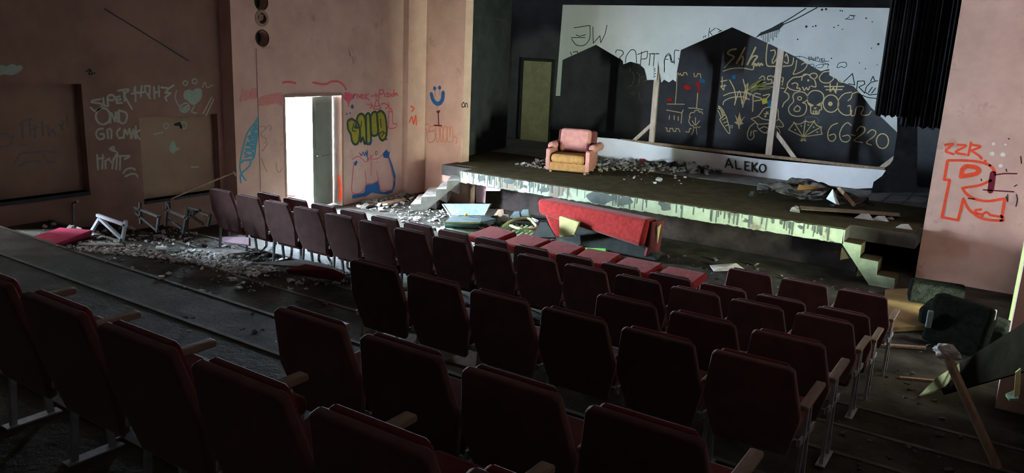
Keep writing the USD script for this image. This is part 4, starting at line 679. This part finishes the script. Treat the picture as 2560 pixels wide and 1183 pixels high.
tz = lambda x, y: floorz(y)
stuff('plaster_rubble', flakes(520, (-10.5, -8.6), (10.5, 12.0), 0.0, .012, .11, 11, dens=lambda x, y: .25 + .75 * (x < -9.9)), DEBRIS, 'pale plaster chips on the floor between the doorway and the left steps', on=fl)
stuff('plaster_rubble', flakes(420, (-9.2, -6.9), (10.0, 11.3), 0.0, .012, .12, 12), DEBRIS, 'pale plaster chips round the grey panels before the left steps', on=fl)
stuff('wall_rubble', flakes(160, (-10.44, -10.15), (10.55, 11.95), 0.0, .03, .2, 13, .5), DRKDEB, 'dark debris heaped along the foot of the left wall', on=fl)
stuff('stage_rubble', flakes(1500, (-8.6, -5.2), (13.2, 15.65), ZS + .008, .015, .10, 14, .6, dens=lambda x, y: 1.0 if y > 13.7 + (x + 7.2) * 1.1 else .06), DEBRIS, 'grey plaster litter on the stage behind the armchair', on=fst)  # real litter, but kept to the lit side of the chair shadow line
stuff('aisle_litter', flakes(1300, (-10.6, -6.4), (4.4, 6.9), tz, .012, .085, 15, .5, dens=lambda x, y: 1.0 if y > 5.0 else .2), DEBRIS, 'pale litter strewn on the steps beside the wrecked frames', on=fl)
LITRUB = mat('light_patch_plaster', (0.78, 0.78, 0.76), (0.42, 0.41, 0.39), scale=6, rough=.95)  # plaster rubble whitened and massed to stand for a patch of light
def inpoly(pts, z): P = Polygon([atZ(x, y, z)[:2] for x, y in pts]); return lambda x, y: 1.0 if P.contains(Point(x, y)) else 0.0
stuff('white_rubble', flakes(1700, (-10.5, -7.8), (4.46, 5.29), .49, .010, .055, 31, .45, dens=inpoly([(-20, 588), (60, 592), (150, 618), (230, 606), (330, 612), (520, 660), (450, 655), (330, 640), (230, 632), (120, 622), (-20, 612)], .49)), LITRUB, 'plaster rubble paled as a light patch along the edge of the upper step at far left', on=fl)
stuff('white_rubble', flakes(2000, (-9.6, -6.4), (5.29, 6.12), .32, .010, .055, 32, .45, dens=inpoly([(430, 642), (480, 622), (560, 640), (650, 665), (760, 660), (640, 690), (560, 680)], .32)), LITRUB, 'plaster rubble paled as a light patch on the step before the leftmost seats', on=fl)
stuff('seat_litter', flakes(420, (-6.0, 0.1), (1.5, 6.9), tz, .010, .07, 16, .25), DRKDEB, 'small dark litter on the steps between the seat rows', on=fl)
stuff('aisle_litter', flakes(260, (-.85, -.05), (4.5, 11.5), tz, .010, .06, 17, .3), DRKDEB, 'dark litter along the right aisle', on=fl)
stuff('front_litter', flakes(420, (-7.0, -1.2), (9.1, 11.6), 0.0, .012, .10, 18, .3), DRKDEB, 'dark litter on the floor before the stage', on=fl)
stuff('glass_splinters', flakes(14, (-4.9, -4.2), (3.7, 4.3), tz, .008, .03, 19, .3), PALESTEEL, 'bright splinters on the step left of the row of six', on=fl)

def chunk(name, label, cat, pts, m, r=.006, parent=None, smooth=False): return obj(name, hullof(pts, r), m, parent, label=label, cat=cat, smooth=smooth)
def slab(name, label, cat, corners, thick, m, parent=None):
    """a board through three or four points, with thickness along its normal"""
    c = np.array(corners, float); n = np.cross(c[1] - c[0], c[2] - c[0]); n /= np.linalg.norm(n); n = n if n[2] >= 0 else -n
    return chunk(name, label, cat, list(c) + list(c - n * thick), m, .003, parent)
# heap under the screen and at the right of the stage
stuff('scrap_heap', flakes(170, (-6.6, -5.1), (15.0, 15.7), ZS + .01, .04, .24, 21, .5, dens=blob(-5.9, 15.4, .7, .3)), mat('scrap', (0.5, 0.52, 0.55), (0.05, 0.05, 0.055), scale=4, rough=.7, lo=.46, hi=.54), 'heap of black and white scraps under the cloth strip')
chunk('brick_chunk', 'dull red brick lump in the scrap heap under the cloth strip', 'brick', [atZ(1597, 406, ZS + .02), atZ(1612, 408, ZS + .02), atZ(1613, 398, ZS + .15), atZ(1600, 397, ZS + .15), atZ(1605, 400, ZS + .1) + [0, .1, 0]], BRICK)
hp = thing('rag_heap', 'dark heap of torn boards and rags at the right of the stage', 'debris heap')
obj('rags', sheet_from(Point(0, 0).buffer(.9), 0, step=.08, amp=.22, seed=9, thick=.02).apply_transform(np.array([[1, 0, 0, -2.95], [0, 0, .42, 13.6], [0, -1.0, 0, ZS + .24], [0, 0, 0, 1]])), DRKDEB, hp, smooth=True)
obj('scraps', flakes(130, (-3.9, -2.0), (13.1, 14.0), lambda x, y: ZS + .02 + .26 * blob(-2.9, 13.5, .7, .4)(x, y), .05, .32, 22, .12, dens=blob(-2.95, 13.5, .75, .4)), mat('sooty_scrap', (0.02, 0.02, 0.018), (0.055, 0.05, 0.043), scale=4, rough=.95), hp).SetCustomDataByKey('kind', 'stuff')
slab('board_scrap', 'small ochre board on top of the dark heap', 'board', [atZ(1993, 472, ZS + .30), atZ(2048, 474, ZS + .27), atZ(2046, 468, ZS + .33), atZ(1998, 462, ZS + .36)], .02, OCHRE)
chunk('crumpled_sheet', 'pale crumpled sheet standing out of the dark heap', 'sheet', [atY(2066, 497, 12.95), atY(2082, 473, 13.0), atY(2098, 512, 12.95), atY(2090, 510, 12.85), atY(2084, 490, 12.8)], CLOTH, .004)
slab('sloping_board', 'narrow board sloping down beside the crumpled sheet', 'board', [atY(2092, 470, 13.1), atY(2100, 468, 13.1), atY(2140, 512, 13.0), atY(2132, 516, 13.0)], .03, WOOD)
pk = thing('plank', 'long grey plank lying at the right front of the stage', 'plank')
obj('board', slab.__call__ and hullof([atZ(2003, 524, ZS + .09), atZ(2250, 541, ZS + .07), atZ(2248, 533, ZS + .07), atZ(2000, 515, ZS + .09), atZ(2003, 524, ZS + .03), atZ(2250, 541, ZS + .02), atZ(2000, 515, ZS + .03)], .003), WOOD, pk)
chunk('stone_lump', 'dark lump at the left end of the long plank', 'rubble', [atZ(1976, 527, ZS + .02), atZ(1998, 531, ZS + .02), atZ(1996, 518, ZS + .1), atZ(1980, 520, ZS + .08), atZ(1990, 515, ZS + .04)], DEBRIS, .01)
for k, (x, y, w) in enumerate([(2160, 548, .25), (2200, 552, .22), (2225, 548, .10), (2260, 572, .2)]):
    chunk('plaster_chunk', ['flat pale chunk at the head of the right steps', 'broken pale chunk beside the head of the right steps', 'small upright chunk near the right pier', 'pale edge chunk below the right pier'][k], 'rubble', [atZ(x, y, ZS + .01) + np.array(v) * w for v in ((-.5, 0, 0), (.5, .1, 0), (.3, .4, 0), (-.3, .35, 0), (-.2, .1, .25), (.2, .2, .3))], PALEP, .01)
# things before and under the stage
so = thing('sofa', 'overturned red sofa leaning against the stage front', 'sofa')
A, B = atY(1368, 520, 11.2), atY(1612, 580, 10.9)
obj('backrest', hullof([A + v for v in ((-.06, -.05, .08), (0, .2, .07), (-.02, -.08, -.03), (0, .2, -.08))] + [B + v for v in ((.02, -.05, .14), (.02, .2, .12), (0, -.14, -.12), (0, .2, -.16))], .075, 14), REDUP, so, smooth=50)
obj('arm', hullof([A + v for v in ((-.08, .0, .06), (-.05, .2, .0), (.12, .0, -.08))] + [atY(1392, 588, 11.0), atY(1402, 590, 11.0), atY(1400, 552, 11.1), atY(1395, 588, 11.25)], .045, 12), REDUP, so, smooth=50)
obj('seat', hullof([A + (.25, .05, -.15), A + (.25, .3, -.15), B + (-.05, .05, -.18), B + (-.05, .3, -.18), atZ(1460, 615, .03), atZ(1640, 650, .03), atZ(1450, 600, .03) + [0, .3, 0], atZ(1640, 640, .03) + [0, .2, 0]], .02), BLACKP, so)  # black fill: shade inside the tipped sofa put into the colour
obj('end_panel', hullof([B + (.13, -.05, .17), B + (.17, .25, .16), B + (.15, -.12, -.15), B + (.16, .2, -.4), B + (.06, -.1, -.5)], .02), mat('dark_red_cloth', (0.09, 0.02, 0.02), (0.06, 0.014, 0.014), scale=9, rough=.95), so)
obj('torn_lining', hullof([B + (.20, .0, .1), B + (.24, .02, .15), B + (.22, .0, -.14), B + (.19, .02, -.02)], .004), YELL, so)
f_ = [atY(*p, 10.85) for p in ((1403, 541), (1408, 540), (1452, 555), (1439, 586), (1404, 592))]
slab('foam_pad', 'pale yellow foam pad propped in the corner of the red sofa', 'foam pad', f_, .06, FOAM)
slab('black_board', 'black angular board standing in front of the red sofa arm', 'board', [atY(1330, 593, 10.6), atY(1351, 556, 10.7), atY(1367, 556, 10.7), atY(1389, 594, 10.6)], .03, BLACKP)
slab('dark_board', 'low black board under the yellow foam pad', 'board', [atY(1390, 594, 10.4), atY(1450, 590, 10.5), atY(1452, 612, 10.3), atY(1395, 615, 10.3)], .03, BLACKP)
g1 = thing('speaker_panel', 'grey-green tapered panel standing behind the open grey box', 'panel')
obj('panel', hullof([atY(1106, 511, 11.05), atY(1225, 511, 11.05), atY(1211, 538, 10.9), atY(1126, 538, 10.9)] + [atY(1106, 511, 11.05) + [0, .05, 0], atY(1225, 511, 11.05) + [0, .05, 0]], .006), GREYP, g1)
obj('edge_strip', tube([atY(1106, 511, 11.03), atY(1126, 539, 10.88)], .012, 6), PALEWOOD, g1); obj('edge_strip', tube([atY(1225, 511, 11.03), atY(1211, 539, 10.88)], .012, 6), PALEWOOD, g1)
g2 = thing('grey_box', 'shallow open grey box lying before the left steps', 'box')
obj('box', hullof([atZ(1112, 556, .20), atZ(1198, 556, .20), atZ(1200, 541, .20), atZ(1130, 541, .20), atZ(1112, 568, .02), atZ(1195, 573, .02), atZ(1200, 545, .02), atZ(1130, 545, .02)], .006), GREYP, g2)
obj('end_flap', hullof([atZ(1199, 557, .20), atZ(1203, 540, .20), atZ(1240, 548, .17), atZ(1232, 560, .15)], .008), GREYP, g2); obj('lip', tube([atZ(1110, 557, .21), atZ(1199, 557, .21)], .012, 6), YELL, g2)
chunk('yellow_scrap', 'tiny yellow scrap on the open grey box', 'scrap', [atZ(1161, 540, .22), atZ(1168, 540, .22), atZ(1167, 533, .27), atZ(1163, 532, .26)], mat('bright_yellow', (0.75, 0.5, 0.02), (0.6, 0.4, 0.02)), .004)
slab('mint_board', 'flat mint board on the floor behind the long seat rows', 'board', [atZ(1090, 570, .03), atZ(1098, 582, .03), atZ(1215, 585, .03), atZ(1202, 574, .03)], .02, MINTSH)
rs = thing('ribbed_sheet', 'ribbed mint sheet lying behind the red backless seats', 'sheet')
rp = [atZ(*p, .05)[:2] for p in ((1180, 604), (1240, 570), (1262, 561), (1343, 568), (1332, 592), (1292, 610), (1250, 628), (1196, 640))]
rpo = Polygon(rp); obj('sheet', prism(rpo, .012, ((0, 0, .03), (1, 0, 0), (0, 1, 0), (0, 0, 1))), MINTSH, rs)
rdv = atZ(1243, 565, .05)[:2] - atZ(1182, 600, .05)[:2]; rdv /= np.linalg.norm(rdv); rn = np.array([-rdv[1], rdv[0]]); c0 = np.array(rpo.centroid.coords[0])
for k in range(-9, 10):
    li = LineString([c0 + rn * .085 * k - rdv * 3, c0 + rn * .085 * k + rdv * 3]).intersection(rpo.buffer(-.01))
    if li.length > .1:
        (ax, ay), (bx_, by) = li.coords[0], li.coords[-1]; obj('rib', bar((ax, ay, .055), (bx_, by, .055), .03, .03), MINTSH, rs)
hoop = smoothline([atZ(*p, .12) for p in ((1257, 566), (1278, 553), (1300, 547), (1322, 547), (1333, 556), (1341, 567), (1332, 572), (1300, 572), (1275, 564))])
obj('hoop', tube(hoop, .025, 6), YELL, label='bent pale yellow strip on the ribbed sheet', cat='strip')
slab('lime_strip', 'ribbed strip coloured bright green as if lit lying before the red sofa', 'strip', [atZ(1428, 618, .06), atZ(1514, 622, .06), atZ(1514, 629, .06), atZ(1452, 627, .06)], .03, LIME)
chunk('foil_scrap', 'shiny blue-white scrap near the sofa arm', 'scrap', [atZ(1330, 545, .08), atZ(1346, 552, .08), atZ(1344, 557, .06), atZ(1332, 550, .06)], PALESTEEL, .01)
for k, p in enumerate([(1163, 505), (1170, 498), (1262, 553), (1235, 556), (1290, 545), (1312, 540), (1250, 540)]):
    c = atZ(*p, .05); chunk('plaster_chunk', ['round pale lump under the left end of the stage', 'grey lump on top of the round pale lump', 'shiny white scrap right of the grey box', 'pale slab scrap against the grey box flap', 'grey-blue lump left of the bent yellow strip', 'grey lump behind the bent yellow strip', 'tan stone slabs leaning behind the grey box'][k], 'rubble', [c + np.array(v) * .16 for v in ((-.6, -.2, 0), (.6, 0, 0), (.4, .5, 0), (-.4, .4, 0), (-.3, .1, .6), (.3, .2, .7))], [PALEP, DEBRIS, PALEP, GREYP, GREYP, GREYP, WOOD][k], .015)
chunk('pale_board', 'pale board lying under the stage edge behind the seat rows', 'board', [atZ(1775, 664, .05), atZ(1840, 659, .1), atZ(1862, 674, .06), atZ(1785, 678, .05)], PALEP)
# left: cushion, boards, tube
lc = thing('torn_cushion', 'torn-off crimson seat cushion lying on the step at far left', 'cushion')
obj('cushion', hullof([atZ(73, 598, .57), atZ(140, 612, .57), atZ(228, 578, .57), atZ(150, 572, .57), atZ(75, 602, .505), atZ(142, 619, .505), atZ(225, 590, .505)], .015, 8), mat('rosy_upholstery', (0.40, 0.055, 0.10), (0.32, 0.04, 0.075), scale=12, rough=.95, spec=.03), lc, smooth=40)
obj('foam_edge', hullof([atZ(100, 608, .53), atZ(143, 620, .53), atZ(146, 617, .505), atZ(104, 607, .505)], .008), PINKSH, lc)
slab('grey_plank', 'grey plank lying below the pale metal frame', 'plank', [atZ(196, 607, .52), atZ(198, 612, .52), atZ(310, 614, .51), atZ(305, 608, .51)], .02, DEBRIS)
slab('pale_sheet', 'pale sheet lying on the floor at the far left edge', 'sheet', [atZ(-30, 574, .52), atZ(0, 581, .52), atZ(44, 596, .51), atZ(-30, 604, .51)], .012, PALEP)
tb = obj('white_tube', tube([atZ(392, 621, .36), atZ(418, 623, .36)], .035, 12), PALEP, label='short white tube lying on the step', cat='tube')
slab('flat_board', 'flat grey board lying on litter before the left seats', 'board', [atZ(490, 622, .34), atZ(560, 636, .34), atZ(625, 630, .34), atZ(565, 620, .34)], .025, DEBRIS)
slab('short_plank', 'short pale slat on the litter', 'plank', [atZ(408, 640, .35), atZ(440, 634, .35), atZ(440, 638, .35), atZ(410, 643, .35)], .015, PALEP)
slab('grey_plank', 'grey plank lying below the leftmost long-row seats', 'plank', [atZ(630, 658, .36), atZ(760, 650, .36), atZ(832, 665, .36), atZ(828, 671, .36), atZ(740, 662, .36)], .02, DEBRIS)
slab('short_plank', 'pale plank end beside the blue-lit seat leg', 'plank', [atZ(826, 668, .36), atZ(856, 675, .36), atZ(852, 684, .36), atZ(820, 674, .36)], .02, PALEP)
chunk('loose_cushion', 'loose crimson seat cushion on the step left of the row of six', 'cushion', [atZ(720, 676, .44), atZ(765, 664, .50), atZ(830, 676, .50), atZ(860, 690, .44), atZ(725, 682, .40), atZ(850, 700, .40)], VELVET, .02, smooth=40)
slab('pink_board', 'dusty pink board lying behind the leftmost seats', 'board', [atY(556, 592, 6.3), atY(622, 594, 6.3), atY(622, 612, 6.22), atY(556, 604, 6.22)], .03, PINKSH)
chunk('small_box', 'small yellowish box on the step behind the second nearest row', 'box', [atZ(940, 843, .80), atZ(975, 828, .86), atZ(990, 846, .86), atZ(975, 852, .80), atZ(945, 850, .80)], YELL, .004)
slab('ply_board', 'pale plywood sheet lying behind the second nearest row', 'board', [atZ(1113, 903, .815), atZ(1170, 876, .815), atZ(1265, 888, .815), atZ(1220, 930, .815)], .02, TANB)
slab('wood_board', 'dark reddish board on the step behind the second nearest row', 'board', [atZ(988, 853, .82), atZ(1014, 834, .84), atZ(1047, 838, .84), atZ(1029, 862, .82)], .02, ARMW)
for k, p in enumerate([(1062, 845), (1072, 862)]):
    c = atZ(*p, .83); obj('tin_can', tube([c + (0, .04, 0), c + (.06, .07, .01)], .03, 12), PALESTEEL, label=['shiny can lying by the dark reddish board', 'second shiny can, nearer the row of six legs'][k], cat='can')
# right aisle
slab('tan_sheet', 'tan board lying at the foot of the right steps', 'board', [atZ(2196, 822, .08), atZ(2316, 815, .08), atZ(2372, 745, .10), atZ(2330, 719, .10), atZ(2215, 724, .08)], .05, TANB)
def cushionbox(name, label, c, s, rot, m=DARKFUZZ):
    t = thing(name, label, 'cushion', c); b = rbox(*s, .05, 10); b.apply_transform(trimesh.transformations.euler_matrix(*[math.radians(v) for v in rot])); v = b.vertices; b.vertices = v + (meshkit.fbm(v * 9, 3, 4)[:, None] - .5) * .05
    obj('cushion', b, m, t, smooth=True); return t
c = atZ(2340, 733, .27); cushionbox('dark_cushion', 'dark bundle wedged at the bottom of the right steps', c, (.62, .3, .26), (0, 0, 8))
c = atZ(2425, 808, .2); cushionbox('dark_cushion', 'long dark fuzzy bolster across the right aisle', c + (-.05, 0, 0), (.9, .4, .22), (8, 4, -12))
t = cushionbox('dark_cushion', 'upended dark fuzzy seat behind the broken pole', atZ(2385, 880, .012) + (0, .12, .28), (.62, .22, .55), (-12, 3, -14))
obj('torn_stuffing', rb(.16, .04, .12, (.24, -.06, .2), .015), PALEP, t); obj('torn_stuffing', rb(.06, .05, .2, (-.29, -.08, .02), .015), GREYP, t)
P0, P1, P2 = atZ(2303, 992, .03), atY(2600, 783, 6.5), atY(2640, 905, 6.0); nn = np.cross(P1 - P0, P2 - P0)
lb = thing('leaning_board', 'dark torn board leaning in the right aisle with a ragged corner coloured as if lit', 'board')
cs = [atP(x, y, P0, nn) for x, y in ((2345, 948), (2395, 912), (2470, 872), (2600, 783), (2640, 905), (2480, 935), (2360, 985))]
obj('board', hullof(cs + [v + (0, .03, -.02) for v in cs], .003), mat('dark_ply', (0.010, 0.009, 0.005), (0.02, 0.017, 0.011), scale=6, spec=.02, rough=.95), lb)
cs = [atP(x, y, P0, nn) for x, y in ((2298, 990), (2340, 947), (2398, 910), (2400, 930), (2362, 968))]
obj('ragged_corner', hullof([v + (0, -.006, .004) for v in cs] + [v + (0, .02, -.02) for v in cs], .003), mat('lit_split_wood', (0.42, 0.40, 0.18), (0.25, 0.25, 0.11), scale=9, rough=.9, map_scale=(1, 6, 1)), lb)  # green-yellow light on the split fibres is put into the colour
po = thing('broken_pole', 'broken wooden pole with a plaster clump on its tip in the right aisle', 'pole')
T0, T1 = atY(2368, 888, 6.3), atZ(2497, 1172, .32)
obj('shaft', bar(T0, T1, .05, .035), WOOD, po); obj('pale_edge', bar(T0 + (-.027, 0, 0), T1 + (-.027, 0, 0), .006, .03), PALEWOOD, po)
cl = trimesh.creation.icosphere(3, .075); cl.vertices += cl.vertices * (meshkit.fbm(cl.vertices * 22, 3, 2)[:, None] - .5) * 1.2; cl.apply_scale((1.1, .8, .8)); cl.apply_translation(T0 + (0, 0, .02))
obj('plaster_clump', cl, PALEP, po, smooth=True)
slab('green_scrap', 'small board end coloured as if green-lit at the right edge of the aisle', 'board', [atY(2540, 930, 5.6), atY(2551, 921, 5.6), atY(2548, 985, 5.6), atY(2536, 990, 5.6)], .02, YELL)  # pale tone stands for green light on this edge
slab('mint_scrap', 'mint scrap beside the leaning board', 'scrap', [atZ(2515, 985, .35), atZ(2545, 972, .38), atZ(2546, 996, .35), atZ(2524, 998, .33)], .02, MINTSH)
chunk('red_block', 'red block lying outside the open doorway', 'block', [atZ(715, 489, .0), atZ(744, 490, 0), atZ(746, 476, 0), atZ(716, 476, 0), atZ(716, 484, .12), atZ(744, 485, .12)], BRICK)
slab('thin_plank', 'narrow slat on the right aisle floor', 'plank', [atZ(2200, 858, .03), atZ(2315, 866, .03), atZ(2315, 870, .03), atZ(2200, 862, .03)], .02, WOOD)
slab('thin_plank', 'thin broken slat nearer the leaning board', 'plank', [atZ(2250, 941, .03), atZ(2335, 949, .03), atZ(2335, 952, .03), atZ(2250, 944, .03)], .015, WOOD)
slab('wood_offcut', 'long flat board by the wall right of the doorway', 'board', [atZ(950, 506, .05), atZ(1008, 494, .05), atZ(1015, 498, .05), atZ(960, 512, .05)], .03, WOOD)
